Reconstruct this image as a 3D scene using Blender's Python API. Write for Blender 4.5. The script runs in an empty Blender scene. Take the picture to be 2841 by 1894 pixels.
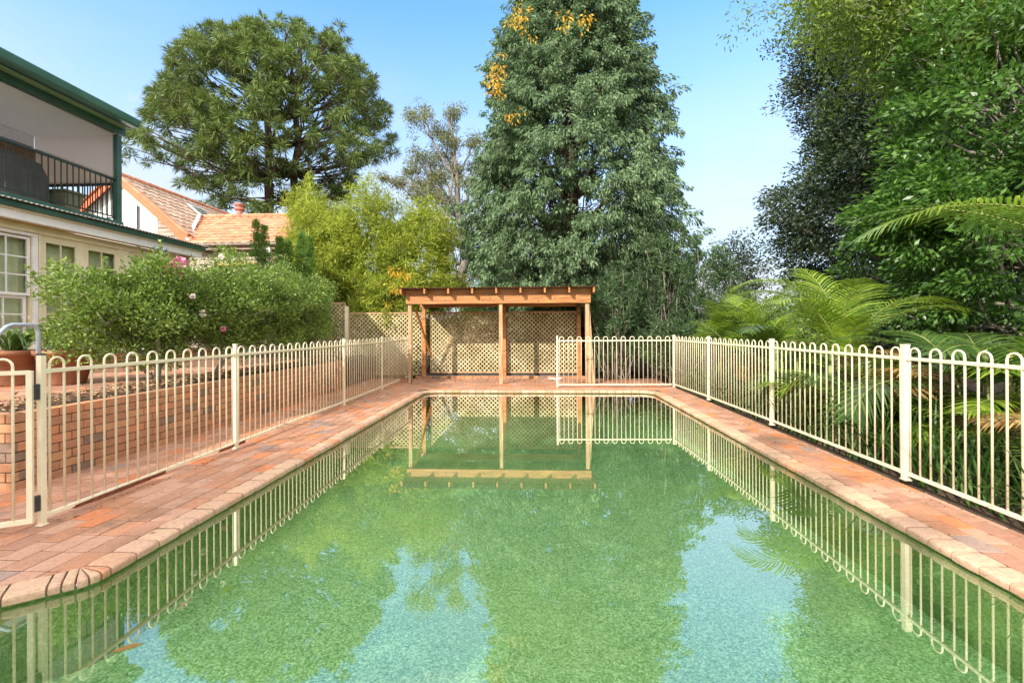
import bpy, math, random
import numpy as np
from mathutils import Vector, Matrix
from mathutils.geometry import tessellate_polygon

rnd = random.Random(11)
rg = np.random.default_rng(5)
scn = bpy.context.scene
col = scn.collection

# ------------------------------------------------------------------ camera, world, sun, exposure
YAW, ROLL, H = 0.05355, -0.0054, 1.370
cam = bpy.data.cameras.new('camera')
cam.sensor_width = 36.0
cam.lens = 1271.7 / 2841 * 36
cam.shift_y = 33.8 / 2841 * -1.0
cam.clip_end = 2000
cam.clip_start = 0.05
co = bpy.data.objects.new('camera', cam)
col.objects.link(co)
co.location = (0, 0, H)
co.matrix_world = (Matrix.Translation((0, 0, H)) @ Matrix.Rotation(YAW, 4, 'Z') @
                   Matrix.Rotation(math.pi / 2, 4, 'X') @ Matrix.Rotation(ROLL, 4, 'Z'))
scn.camera = co

SUN_AZ, SUN_EL = math.radians(33), math.radians(31)
sun_from = Vector((-math.sin(SUN_AZ) * math.cos(SUN_EL), -math.cos(SUN_AZ) * math.cos(SUN_EL), math.sin(SUN_EL)))
sl = bpy.data.lights.new('sun', 'SUN')
sl.energy = 2.8
sl.angle = math.radians(0.6)
sl.color = (1.0, 0.93, 0.82)
so = bpy.data.objects.new('sun', sl)
col.objects.link(so)
so.rotation_euler = sun_from.to_track_quat('Z', 'Y').to_euler()

w = bpy.data.worlds.new('World')
scn.world = w
w.use_nodes = True
nt = w.node_tree
nt.nodes.clear()
wo = nt.nodes.new('ShaderNodeOutputWorld')
bg = nt.nodes.new('ShaderNodeBackground')
sky = nt.nodes.new('ShaderNodeTexSky')
sky.sky_type = 'NISHITA'
sky.sun_disc = False
sky.sun_elevation = SUN_EL
sky.sun_rotation = math.pi + SUN_AZ
sky.air_density = 1.0
sky.dust_density = 0.6
sky.ozone_density = 1.5
bg.inputs['Strength'].default_value = 0.15
# thin cloud near the horizon and one small puff: pale patches in the sky itself
tc = nt.nodes.new('ShaderNodeTexCoord')
mp = nt.nodes.new('ShaderNodeMapping')
mp.inputs['Scale'].default_value = (1, 1, 2.6)
nz = nt.nodes.new('ShaderNodeTexNoise')
nz.inputs['Scale'].default_value = 3.2
nz.inputs['Detail'].default_value = 7
nz.inputs['Roughness'].default_value = 0.55
nt.links.new(tc.outputs['Generated'], mp.inputs['Vector'])
nt.links.new(mp.outputs['Vector'], nz.inputs['Vector'])
sep = nt.nodes.new('ShaderNodeSeparateXYZ')
nt.links.new(tc.outputs['Generated'], sep.inputs[0])


def wmath(op, a, b=None, clamp=False):
    n = nt.nodes.new('ShaderNodeMath')
    n.operation = op
    n.use_clamp = clamp
    for i, v in enumerate((a, b)):
        if v is None:
            continue
        if isinstance(v, (int, float)):
            n.inputs[i].default_value = v
        else:
            nt.links.new(v, n.inputs[i])
    return n.outputs[0]


def wmaprange(src, a, b, c, d):
    n = nt.nodes.new('ShaderNodeMapRange')
    n.interpolation_type = 'SMOOTHSTEP'
    nt.links.new(src, n.inputs[0])
    for i, v in enumerate((a, b, c, d)):
        n.inputs[i + 1].default_value = v
    return n.outputs[0]


low = wmaprange(sep.outputs[2], 0.10, 0.66, 1.0, 0.0)
cl = wmaprange(nz.outputs['Fac'], 0.38, 0.62, 0.0, 1.0)
horiz = wmath('MULTIPLY', low, wmath('ADD', wmath('MULTIPLY', cl, 0.2), 0.8))
dp = nt.nodes.new('ShaderNodeVectorMath')
dp.operation = 'DISTANCE'
pd = Vector((-0.866, 1.0, 0.50)).normalized()
dp.inputs[1].default_value = tuple(pd)
nt.links.new(tc.outputs['Generated'], dp.inputs[0])
nz2 = nt.nodes.new('ShaderNodeTexNoise')
nz2.inputs['Scale'].default_value = 9
nz2.inputs['Detail'].default_value = 5
nt.links.new(tc.outputs['Generated'], nz2.inputs['Vector'])
puff = wmath('MULTIPLY', wmaprange(dp.outputs['Value'], 0.02, 0.14, 1.0, 0.0),
             wmaprange(nz2.outputs['Fac'], 0.40, 0.62, 0.0, 0.75))
fac = wmath('MAXIMUM', horiz, puff, True)
mx = nt.nodes.new('ShaderNodeMix')
mx.data_type = 'RGBA'
nt.links.new(fac, mx.inputs[0])
tint = nt.nodes.new('ShaderNodeMix')
tint.data_type = 'RGBA'
tint.blend_type = 'MULTIPLY'
tint.inputs[0].default_value = 1.0
tint.inputs[7].default_value = (0.58, 1.0, 1.25, 1)
nt.links.new(sky.outputs[0], tint.inputs[6])
nt.links.new(tint.outputs[2], mx.inputs[6])
mx.inputs[7].default_value = (2.45, 2.5, 2.7, 1)
# bright cloud added out of frame, overhead and behind, to lift the ambient light
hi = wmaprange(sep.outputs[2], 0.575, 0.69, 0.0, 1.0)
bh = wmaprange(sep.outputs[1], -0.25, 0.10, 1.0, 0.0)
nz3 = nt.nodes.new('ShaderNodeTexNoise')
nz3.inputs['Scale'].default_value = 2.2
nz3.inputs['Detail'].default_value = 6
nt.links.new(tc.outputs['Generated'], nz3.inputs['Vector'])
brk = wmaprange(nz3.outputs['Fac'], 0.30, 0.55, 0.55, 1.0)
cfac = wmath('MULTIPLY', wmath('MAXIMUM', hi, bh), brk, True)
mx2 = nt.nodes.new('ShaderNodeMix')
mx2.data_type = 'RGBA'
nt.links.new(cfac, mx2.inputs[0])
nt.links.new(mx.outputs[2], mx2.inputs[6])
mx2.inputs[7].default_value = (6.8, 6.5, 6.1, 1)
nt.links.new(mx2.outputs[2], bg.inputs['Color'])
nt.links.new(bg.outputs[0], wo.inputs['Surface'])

vs = scn.view_settings
vs.view_transform = 'Standard'
vs.look = 'None'
vs.exposure = 1.32
vs.gamma = 1.0
vs.use_curve_mapping = False
scn.cycles.max_bounces = 8
scn.cycles.transparent_max_bounces = 16
scn.cycles.caustics_reflective = False
scn.cycles.caustics_refractive = False

# ------------------------------------------------------------------ materials


class NT:
    def __init__(s, name):
        s.m = bpy.data.materials.new(name)
        s.m.use_nodes = True
        s.t = s.m.node_tree
        s.t.nodes.clear()
        s.out = s.t.nodes.new('ShaderNodeOutputMaterial')

    def n(s, typ, ins=None, **kw):
        nd = s.t.nodes.new(typ)
        for k, v in kw.items():
            setattr(nd, k, v)
        for k, v in (ins or {}).items():
            if isinstance(v, bpy.types.NodeSocket):
                s.t.links.new(v, nd.inputs[k])
            else:
                nd.inputs[k].default_value = v
        return nd

    def ramp(s, fac, stops, interp='LINEAR'):
        nd = s.t.nodes.new('ShaderNodeValToRGB')
        nd.color_ramp.interpolation = interp
        e = nd.color_ramp.elements
        while len(e) < len(stops):
            e.new(0.5)
        for i, (p, c) in enumerate(stops):
            e[i].position = p
            e[i].color = (*c, 1)
        s.t.links.new(fac, nd.inputs[0])
        return nd.outputs[0]

    def mix(s, f, a, b, blend='MIX'):
        nd = s.t.nodes.new('ShaderNodeMix')
        nd.data_type = 'RGBA'
        nd.blend_type = blend
        for k, v in ((0, f), (6, a), (7, b)):
            if isinstance(v, bpy.types.NodeSocket):
                s.t.links.new(v, nd.inputs[k])
            elif k == 0:
                nd.inputs[0].default_value = v
            else:
                nd.inputs[k].default_value = (*v, 1)
        return nd.outputs[2]


def coords(T, scale=(1, 1, 1), rot=(0, 0, 0)):
    g = T.n('ShaderNodeNewGeometry')
    m = T.n('ShaderNodeMapping', {'Vector': g.outputs['Position'], 'Scale': scale, 'Rotation': rot})
    return m.outputs[0], g


def surf(name, stops, scale=8, rough=0.7, bump=0.15, bscale=60, stretch=(1, 1, 1), island=None, isl_mix=0.6,
         metal=0.0, detail=6, rough2=None, spots=None, bdist=0.01, pits=None):
    T = NT(name)
    v, g = coords(T, stretch)
    nz = T.n('ShaderNodeTexNoise', {'Vector': v, 'Scale': scale, 'Detail': detail, 'Roughness': 0.6})
    c = T.ramp(nz.outputs['Fac'], stops)
    if island:
        ic = T.ramp(g.outputs['Random Per Island'], island, 'CONSTANT' if len(island) > 3 else 'LINEAR')
        c = T.mix(isl_mix, c, ic)
    if spots:
        sc, lo, hi, colr, amt = spots
        nn = T.n('ShaderNodeTexNoise', {'Vector': v, 'Scale': sc, 'Detail': 8, 'Roughness': 0.65})
        f = T.n('ShaderNodeMapRange', {'Value': nn.outputs['Fac'], 'From Min': lo, 'From Max': hi, 'To Min': 0.0, 'To Max': amt})
        c = T.mix(f.outputs[0], c, colr)
    if pits:
        pnz = T.n('ShaderNodeTexNoise', {'Vector': v, 'Scale': pits[0], 'Detail': 4, 'Roughness': 0.7})
        pf = T.n('ShaderNodeMapRange', {'Value': pnz.outputs['Fac'], 'From Min': pits[1], 'From Max': pits[2], 'To Min': 0.0, 'To Max': pits[3]})
        c = T.mix(pf.outputs[0], c, (0.05, 0.03, 0.02))
    n2 = T.n('ShaderNodeTexNoise', {'Vector': v, 'Scale': bscale, 'Detail': 5})
    b = T.n('ShaderNodeBump', {'Height': n2.outputs['Fac'], 'Strength': bump, 'Distance': bdist})
    p = T.n('ShaderNodeBsdfPrincipled', {'Base Color': c, 'Roughness': rough, 'Metallic': metal, 'Normal': b.outputs[0]})
    if rough2 is not None:
        rr = T.n('ShaderNodeMapRange', {'Value': nz.outputs['Fac'], 'From Min': 0.35, 'From Max': 0.65, 'To Min': rough, 'To Max': rough2})
        T.t.links.new(rr.outputs[0], p.inputs['Roughness'])
    T.t.links.new(p.outputs[0], T.out.inputs['Surface'])
    return T.m


def leafmat(name, stops, rough=0.45, trans=0.35, tcol=None, spec=0.5, big=0.9, bigc=(0.5, 0.5, 0.5)):
    T = NT(name)
    g = T.n('ShaderNodeNewGeometry')
    c = T.ramp(g.outputs['Random Per Island'], stops)
    nz = T.n('ShaderNodeTexNoise', {'Vector': g.outputs['Position'], 'Scale': big, 'Detail': 3})
    f = T.n('ShaderNodeMapRange', {'Value': nz.outputs['Fac'], 'From Min': 0.4, 'From Max': 0.65, 'To Min': 0.0, 'To Max': 0.45})
    c = T.mix(f.outputs[0], c, bigc, 'MULTIPLY')
    p = T.n('ShaderNodeBsdfPrincipled', {'Base Color': c, 'Roughness': rough, 'Specular IOR Level': spec})
    tr = T.n('ShaderNodeBsdfTranslucent', {'Color': T.mix(0.5, c, tcol or stops[-1][1])})
    ms = T.n('ShaderNodeMixShader', {0: trans, 1: p.outputs[0], 2: tr.outputs[0]})
    T.t.links.new(ms.outputs[0], T.out.inputs['Surface'])
    return T.m


M = {}
M['cream'] = surf('cream_paint', [(0.3, (0.70, 0.62, 0.43)), (0.7, (0.80, 0.73, 0.54))], 6, 0.38, 0.05, 40)
M['cream_rust'] = surf('cream_paint_rusting', [(0.3, (0.70, 0.62, 0.43)), (0.7, (0.80, 0.73, 0.54))], 6, 0.5, 0.2, 60,
                       spots=(1.3, 0.55, 0.60, (0.20, 0.055, 0.02), 1.0))
M['cap'] = surf('black_plastic', [(0.3, (0.02, 0.02, 0.022)), (0.7, (0.05, 0.05, 0.05))], 20, 0.5)
paver_isl = [(0.0, (0.42, 0.21, 0.13)), (0.25, (0.52, 0.29, 0.20)), (0.5, (0.46, 0.20, 0.10)), (0.72, (0.36, 0.17, 0.11)), (0.86, (0.66, 0.19, 0.05)), (0.96, (0.28, 0.22, 0.20))]
M['paver'] = surf('deck_pavers', [(0.3, (0.27, 0.135, 0.09)), (0.5, (0.43, 0.235, 0.165)), (0.7, (0.55, 0.34, 0.25))], 26, 0.6, 0.35, 140,
                  island=paver_isl, isl_mix=0.68, rough2=0.42, spots=(2.2, 0.52, 0.72, (0.16, 0.09, 0.05), 0.75), detail=9, pits=(95, .56, .68, .75))
M['coping'] = surf('coping_bricks', [(0.3, (0.32, 0.18, 0.11)), (0.5, (0.54, 0.33, 0.22)), (0.7, (0.66, 0.45, 0.30))], 38, 0.65, 0.5, 160,
                   island=[(0.0, (0.56, 0.36, 0.25)), (0.4, (0.62, 0.42, 0.27)), (0.7, (0.54, 0.28, 0.16)), (0.9, (0.60, 0.20, 0.07))], isl_mix=0.45,
                   spots=(3, 0.55, 0.75, (0.26, 0.20, 0.07), 0.5), detail=9, pits=(110, .57, .68, .7))
M['mortar'] = surf('joint_sand', [(0.3, (0.02, 0.014, 0.009)), (0.7, (0.09, 0.055, 0.03))], 20, 0.9, 0.5, 80)
M['wallbrick'] = surf('retaining_bricks', [(0.3, (0.20, 0.10, 0.06)), (0.5, (0.38, 0.19, 0.10)), (0.7, (0.50, 0.28, 0.16))], 18, 0.8, 0.6, 90,
                      island=[(0.0, (0.42, 0.20, 0.10)), (0.3, (0.50, 0.26, 0.12)), (0.55, (0.36, 0.17, 0.09)), (0.78, (0.13, 0.115, 0.10)), (0.88, (0.55, 0.22, 0.10))],
                      isl_mix=0.65, spots=(1.5, 0.52, 0.75, (0.10, 0.06, 0.035), 0.6), detail=8)
M['soil'] = surf('garden_soil', [(0.3, (0.04, 0.025, 0.015)), (0.7, (0.14, 0.085, 0.05))], 9, 0.95, 1.0, 30, bdist=0.05)
M['ground'] = surf('ground_cover', [(0.3, (0.05, 0.05, 0.02)), (0.6, (0.12, 0.10, 0.05)), (0.8, (0.10, 0.14, 0.05))], 1.5, 0.95, 1.0, 20, bdist=0.05)
M['litter'] = surf('leaf_litter', [(0.3, (0.15, 0.08, 0.04)), (0.7, (0.35, 0.2, 0.1))], 5, 0.8, 0.1, 50,
                   island=[(0.0, (0.10, 0.05, 0.02)), (0.5, (0.24, 0.13, 0.07)), (1.0, (0.42, 0.29, 0.17))], isl_mix=0.85)
M['timber'] = surf('stained_pine', [(0.3, (0.22, 0.075, 0.02)), (0.5, (0.42, 0.17, 0.05)), (0.7, (0.55, 0.26, 0.09))], 3.0, 0.55, 0.3, 30, stretch=(0.7, 6, 9),
                   spots=(1.6, 0.60, 0.66, (0.10, 0.03, 0.01), 0.8))
M['timber_post'] = surf('weathered_post', [(0.3, (0.26, 0.14, 0.07)), (0.5, (0.42, 0.26, 0.14)), (0.7, (0.56, 0.40, 0.24))], 5.0, 0.7, 0.4, 30, stretch=(7, 7, 0.6),
                        spots=(1.2, 0.55, 0.7, (0.20, 0.19, 0.05), 0.6))
M['lattice'] = surf('weathered_lattice', [(0.3, (0.34, 0.27, 0.13)), (0.5, (0.52, 0.43, 0.24)), (0.7, (0.64, 0.55, 0.34))], 5.0, 0.8, 0.3, 50,
                    spots=(0.9, 0.50, 0.68, (0.20, 0.16, 0.05), 0.7))
M['plinth'] = surf('dark_plinth', [(0.3, (0.03, 0.03, 0.03)), (0.7, (0.08, 0.075, 0.07))], 8, 0.8)
M['rustroof'] = surf('rusty_sheet', [(0.3, (0.10, 0.05, 0.03)), (0.5, (0.22, 0.12, 0.07)), (0.7, (0.34, 0.24, 0.16))], 6, 0.6, 0.2, 40, metal=0.2)
M['tile'] = surf('terracotta_tiles', [(0.3, (0.36, 0.12, 0.055)), (0.5, (0.52, 0.21, 0.11)), (0.7, (0.64, 0.34, 0.21))], 5, 0.75, 0.3, 30,
                 island=[(0.0, (0.46, 0.16, 0.08)), (0.5, (0.55, 0.24, 0.13)), (1.0, (0.64, 0.35, 0.22))], isl_mix=0.5,
                 spots=(1.4, 0.55, 0.7, (0.30, 0.20, 0.13), 0.6))
M['tile_pale'] = surf('faded_tiles', [(0.3, (0.22, 0.12, 0.08)), (0.5, (0.42, 0.29, 0.21)), (0.7, (0.56, 0.44, 0.34))], 5, 0.8, 0.3, 30,
                      island=[(0.0, (0.30, 0.18, 0.12)), (0.5, (0.45, 0.32, 0.24)), (1.0, (0.58, 0.46, 0.35))], isl_mix=0.5)
M['orange'] = surf('orange_barge_paint', [(0.3, (0.66, 0.10, 0.025)), (0.7, (0.76, 0.15, 0.035))], 5, 0.5, 0.1)
M['white'] = surf('white_paint', [(0.3, (0.70, 0.70, 0.70)), (0.7, (0.82, 0.82, 0.81))], 4, 0.5, 0.1, 30)
M['offwhite'] = surf('cream_wall_paint', [(0.3, (0.68, 0.62, 0.42)), (0.7, (0.77, 0.72, 0.52))], 4, 0.55, 0.1, 30,
                     spots=(6, 0.62, 0.72, (0.35, 0.30, 0.18), 0.5))
M['weather'] = surf('weathered_boards', [(0.3, (0.20, 0.14, 0.10)), (0.5, (0.46, 0.38, 0.31)), (0.7, (0.62, 0.56, 0.50))], 2.5, 0.85, 0.5, 30, stretch=(0.6, 0.6, 7),
                    spots=(3, 0.50, 0.62, (0.17, 0.10, 0.06), 0.7))
M['rail'] = surf('black_green_metal', [(0.3, (0.012, 0.03, 0.025)), (0.7, (0.03, 0.05, 0.045))], 3, 0.4, 0.1, 30)
M['green'] = surf('dark_green_paint', [(0.3, (0.025, 0.075, 0.06)), (0.7, (0.05, 0.12, 0.095))], 3, 0.4, 0.1, 30)
M['green_lt'] = surf('pale_green_paint', [(0.3, (0.18, 0.30, 0.17)), (0.7, (0.25, 0.38, 0.22))], 3, 0.5, 0.1, 30)
M['gutter'] = surf('green_gutter', [(0.3, (0.05, 0.15, 0.13)), (0.7, (0.08, 0.20, 0.17))], 2, 0.3, 0.05, 20)
M['roof_sheet'] = surf('steel_sheet', [(0.3, (0.35, 0.37, 0.36)), (0.7, (0.55, 0.57, 0.56))], 4, 0.5, 0.1, 20)
M['ceiling'] = surf('ceiling_board', [(0.3, (0.84, 0.84, 0.88)), (0.7, (0.90, 0.90, 0.93))], 2, 0.6, 0.02, 20)
M['blind'] = surf('beige_blind_cloth', [(0.3, (0.62, 0.56, 0.50)), (0.7, (0.70, 0.64, 0.58))], 1.5, 0.8, 0.05, 200)
M['curtain'] = surf('vertical_blind_cloth', [(0.3, (0.62, 0.62, 0.48)), (0.7, (0.74, 0.74, 0.60))], 2, 0.8, 0.1, 100)
M['darktube'] = surf('dark_bar', [(0.3, (0.02, 0.025, 0.035)), (0.7, (0.05, 0.055, 0.07))], 5, 0.4)
M['cover'] = surf('grey_cover_cloth', [(0.3, (0.06, 0.055, 0.055)), (0.7, (0.13, 0.12, 0.12))], 3, 0.7, 0.5, 8, bdist=0.05)
M['planter'] = surf('olive_plastic', [(0.3, (0.20, 0.19, 0.12)), (0.7, (0.28, 0.26, 0.17))], 5, 0.6)
M['dark'] = surf('dark_interior', [(0.3, (0.015, 0.015, 0.012)), (0.7, (0.03, 0.03, 0.025))], 3, 0.9)
M['housebrick'] = surf('plain_brick', [(0.3, (0.22, 0.11, 0.07)), (0.7, (0.35, 0.19, 0.12))], 6, 0.85, 0.4, 40)
M['galv'] = surf('galvanised_pipe', [(0.3, (0.30, 0.36, 0.42)), (0.7, (0.44, 0.50, 0.56))], 12, 0.38, 0.1, 60, metal=0.5)
M['terracotta'] = surf('terracotta_pot', [(0.3, (0.18, 0.07, 0.035)), (0.7, (0.34, 0.14, 0.07))], 5, 0.7, 0.3, 40)
M['flue'] = surf('red_flue', [(0.3, (0.38, 0.13, 0.09)), (0.7, (0.50, 0.20, 0.14))], 6, 0.6)
M['lead'] = surf('lead_flashing', [(0.3, (0.35, 0.36, 0.37)), (0.7, (0.55, 0.56, 0.57))], 8, 0.5)
M['pine'] = surf('orange_window_timber', [(0.3, (0.60, 0.28, 0.06)), (0.7, (0.75, 0.40, 0.12))], 4, 0.5)
M['barkbrown'] = surf('brown_bark', [(0.3, (0.05, 0.035, 0.025)), (0.7, (0.16, 0.11, 0.08))], 6, 0.9, 0.8, 14, stretch=(2, 2, 0.4), bdist=0.05)
M['barkgrey'] = surf('grey_bark', [(0.3, (0.12, 0.10, 0.08)), (0.7, (0.32, 0.28, 0.23))], 5, 0.85, 0.5, 14, stretch=(2, 2, 0.5), bdist=0.03)
M['culm'] = surf('bamboo_culm', [(0.3, (0.12, 0.16, 0.04)), (0.7, (0.26, 0.28, 0.08))], 5, 0.5)
M['petal_pink'] = surf('pink_petals', [(0.3, (0.75, 0.16, 0.38)), (0.7, (0.85, 0.42, 0.58))], 30, 0.6)
M['petal_pale'] = surf('pale_petals', [(0.3, (0.78, 0.62, 0.58)), (0.7, (0.85, 0.78, 0.74))], 30, 0.6)
M['rock'] = surf('pale_rock', [(0.3, (0.30, 0.27, 0.24)), (0.7, (0.50, 0.46, 0.42))], 6, 0.85, 0.6, 20)
M['creambrick'] = None
M['greyroof'] = surf('grey_roof', [(0.3, (0.16, 0.18, 0.21)), (0.7, (0.26, 0.28, 0.32))], 4, 0.6)

# leaves
M['l_cypress'] = leafmat('cypress_foliage', [(0, (0.07, 0.125, 0.055)), (0.5, (0.15, 0.24, 0.115)), (1, (0.27, 0.38, 0.20))], 0.6, 0.28, (0.12, 0.22, 0.08), 0.3, 0.7)
M['l_bunya'] = leafmat('bunya_foliage', [(0, (0.08, 0.13, 0.03)), (0.6, (0.17, 0.25, 0.06)), (1, (0.30, 0.38, 0.11))], 0.5, 0.25, (0.13, 0.18, 0.04), 0.4, 0.3)
M['l_bamboo'] = leafmat('bamboo_leaves', [(0, (0.18, 0.25, 0.025)), (0.6, (0.34, 0.42, 0.05)), (1, (0.52, 0.52, 0.08))], 0.5, 0.45, (0.35, 0.42, 0.04), 0.3, 0.8)
M['l_gum'] = leafmat('gum_leaves', [(0, (0.12, 0.15, 0.06)), (0.6, (0.22, 0.25, 0.10)), (1, (0.32, 0.32, 0.14))], 0.6, 0.3, (0.2, 0.2, 0.08), 0.3, 0.5)
M['l_hedge'] = leafmat('hedge_leaves', [(0, (0.05, 0.12, 0.018)), (0.5, (0.16, 0.27, 0.04)), (1, (0.38, 0.50, 0.11))], 0.4, 0.35, (0.2, 0.28, 0.04), 0.5, 1.3)
M['l_dark'] = leafmat('dark_leaves', [(0, (0.018, 0.034, 0.017)), (0.6, (0.045, 0.075, 0.034)), (1, (0.10, 0.15, 0.06))], 0.38, 0.2, (0.06, 0.11, 0.03), 0.5, 0.5)
M['l_bright'] = leafmat('bright_leaves', [(0, (0.03, 0.085, 0.012)), (0.5, (0.07, 0.165, 0.025)), (1, (0.15, 0.29, 0.05))], 0.38, 0.35, (0.12, 0.27, 0.03), 0.5, 0.9)
M['l_canopy'] = leafmat('canopy_leaves', [(0, (0.08, 0.13, 0.02)), (0.5, (0.16, 0.25, 0.035)), (1, (0.28, 0.40, 0.06))], 0.45, 0.45, (0.18, 0.28, 0.03), 0.4, 0.8)
M['l_oleander'] = leafmat('lance_leaves', [(0, (0.04, 0.085, 0.04)), (0.6, (0.08, 0.145, 0.06)), (1, (0.15, 0.23, 0.09))], 0.45, 0.3, (0.1, 0.2, 0.05), 0.4, 1.2)
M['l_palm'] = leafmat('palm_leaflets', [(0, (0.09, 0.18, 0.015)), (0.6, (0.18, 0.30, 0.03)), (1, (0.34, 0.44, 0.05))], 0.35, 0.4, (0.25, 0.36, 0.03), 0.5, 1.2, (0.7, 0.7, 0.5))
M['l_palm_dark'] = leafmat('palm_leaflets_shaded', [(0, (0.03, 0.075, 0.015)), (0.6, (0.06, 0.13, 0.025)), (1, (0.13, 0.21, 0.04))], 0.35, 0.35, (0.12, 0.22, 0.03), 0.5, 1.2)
M['l_palm_dry'] = leafmat('dry_palm_leaflets', [(0, (0.22, 0.10, 0.03)), (0.6, (0.36, 0.20, 0.06)), (1, (0.5, 0.34, 0.12))], 0.6, 0.3, (0.4, 0.25, 0.05), 0.3, 1.2)
M['l_juniper'] = leafmat('juniper_foliage', [(0, (0.07, 0.16, 0.02)), (0.6, (0.15, 0.28, 0.045)), (1, (0.24, 0.38, 0.08))], 0.55, 0.3, (0.15, 0.25, 0.04), 0.3, 2)
M['l_yellow'] = leafmat('yellow_leaves', [(0, (0.50, 0.24, 0.02)), (0.6, (0.72, 0.42, 0.03)), (1, (0.85, 0.58, 0.06))], 0.5, 0.4, (0.8, 0.5, 0.05), 0.3, 2, (0.9, 0.9, 0.9))
M['l_strap'] = leafmat('strap_leaves', [(0, (0.03, 0.09, 0.015)), (0.6, (0.07, 0.15, 0.03)), (1, (0.13, 0.22, 0.05))], 0.35, 0.25, (0.1, 0.2, 0.03), 0.5, 2)


def brick_mat(name, c1, c2, mortar, scale, axis='XZ'):
    T = NT(name)
    g = T.n('ShaderNodeNewGeometry')
    s = T.n('ShaderNodeSeparateXYZ', {0: g.outputs['Position']})
    cb = T.n('ShaderNodeCombineXYZ', {0: s.outputs[0] if axis[0] == 'X' else s.outputs[1], 1: s.outputs[2]})
    b = T.n('ShaderNodeTexBrick', {'Vector': cb.outputs[0], 'Color1': (*c1, 1), 'Color2': (*c2, 1), 'Mortar': (*mortar, 1), 'Scale': 1.0,
                                   'Mortar Size': 0.006, 'Brick Width': 0.24 * scale, 'Row Height': 0.086 * scale, 'Bias': 0.0})
    nz = T.n('ShaderNodeTexNoise', {'Vector': g.outputs['Position'], 'Scale': 12.0, 'Detail': 5})
    c = T.mix(0.35, b.outputs['Color'], T.ramp(nz.outputs['Fac'], [(0.3, tuple(x * 0.5 for x in c1)), (0.7, c2)]))
    bp = T.n('ShaderNodeBump', {'Height': b.outputs['Fac'], 'Strength': 0.5, 'Distance': 0.01}, invert=True)
    p = T.n('ShaderNodeBsdfPrincipled', {'Base Color': c, 'Roughness': 0.85, 'Normal': bp.outputs[0]})
    T.t.links.new(p.outputs[0], T.out.inputs['Surface'])
    return T.m


M['creambrick'] = brick_mat('cream_bricks', (0.52, 0.34, 0.20), (0.62, 0.45, 0.28), (0.5, 0.46, 0.4), 1.3)
M['redbrick'] = brick_mat('red_bricks', (0.24, 0.12, 0.08), (0.36, 0.20, 0.13), (0.3, 0.27, 0.24), 1.0, 'YZ')


def pool_mat():
    T = NT('green_pebble_finish')
    g = T.n('ShaderNodeNewGeometry')
    v1 = T.n('ShaderNodeTexVoronoi', {'Vector': g.outputs['Position'], 'Scale': 85.0})
    n1 = T.n('ShaderNodeTexNoise', {'Vector': g.outputs['Position'], 'Scale': 85.0, 'Detail': 5, 'Roughness': 0.8})
    s = T.n('ShaderNodeSeparateColor', {0: v1.outputs['Color']})
    c = T.ramp(s.outputs[0], [(0.0, (0.03, 0.12, 0.025)), (0.25, (0.11, 0.29, 0.08)), (0.6, (0.24, 0.45, 0.18)), (1.0, (0.56, 0.76, 0.44))])
    c2 = T.ramp(n1.outputs['Fac'], [(0.38, (0.03, 0.13, 0.025)), (0.49, (0.16, 0.37, 0.11)), (0.60, (0.50, 0.72, 0.38))])
    c = T.mix(0.5, c, c2)
    n3 = T.n('ShaderNodeTexNoise', {'Vector': g.outputs['Position'], 'Scale': 0.6, 'Detail': 4})
    f = T.n('ShaderNodeMapRange', {'Value': n3.outputs['Fac'], 'From Min': 0.42, 'From Max': 0.65, 'To Min': 0.0, 'To Max': 0.3})
    c = T.mix(f.outputs[0], c, (0.30, 0.42, 0.10), 'MIX')
    # walls mixed towards a darker olive than the floor
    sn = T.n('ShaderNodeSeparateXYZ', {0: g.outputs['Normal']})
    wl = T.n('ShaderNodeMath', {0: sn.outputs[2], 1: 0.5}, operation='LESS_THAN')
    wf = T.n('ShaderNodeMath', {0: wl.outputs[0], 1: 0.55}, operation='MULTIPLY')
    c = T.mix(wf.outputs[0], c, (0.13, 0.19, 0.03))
    p = T.n('ShaderNodeBsdfPrincipled', {'Base Color': c, 'Roughness': 0.9})
    T.t.links.new(p.outputs[0], T.out.inputs['Surface'])
    return T.m


def two_sided_fresnel(T, ior):
    g = T.n('ShaderNodeNewGeometry')
    m = T.n('ShaderNodeMapRange', {'Value': g.outputs['Backfacing'], 'From Min': 0.0, 'From Max': 1.0, 'To Min': ior, 'To Max': 1 / ior})
    return T.n('ShaderNodeFresnel', {'IOR': m.outputs[0]})


def water_mat():
    T = NT('pool_water')
    fr = two_sided_fresnel(T, 1.75)
    g = T.n('ShaderNodeNewGeometry')
    nz = T.n('ShaderNodeTexNoise', {'Vector': g.outputs['Position'], 'Scale': 5.0, 'Detail': 2})
    b = T.n('ShaderNodeBump', {'Height': nz.outputs['Fac'], 'Strength': 0.0008, 'Distance': 0.05})
    gl = T.n('ShaderNodeBsdfGlossy', {'Color': (1, 1, 1, 1), 'Roughness': 0.0, 'Normal': b.outputs[0]})
    tr = T.n('ShaderNodeBsdfTransparent', {'Color': (0.98, 1.0, 0.98, 1)})
    fm = T.n('ShaderNodeMath', {0: fr.outputs[0], 1: 2.1}, operation='MULTIPLY', use_clamp=True)
    ms = T.n('ShaderNodeMixShader', {0: fm.outputs[0], 1: tr.outputs[0], 2: gl.outputs[0]})
    T.t.links.new(ms.outputs[0], T.out.inputs['Surface'])
    va = T.n('ShaderNodeVolumeAbsorption', {'Color': (0.30, 0.88, 0.52, 1), 'Density': 0.12})
    T.t.links.new(va.outputs[0], T.out.inputs['Volume'])
    return T.m


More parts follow.
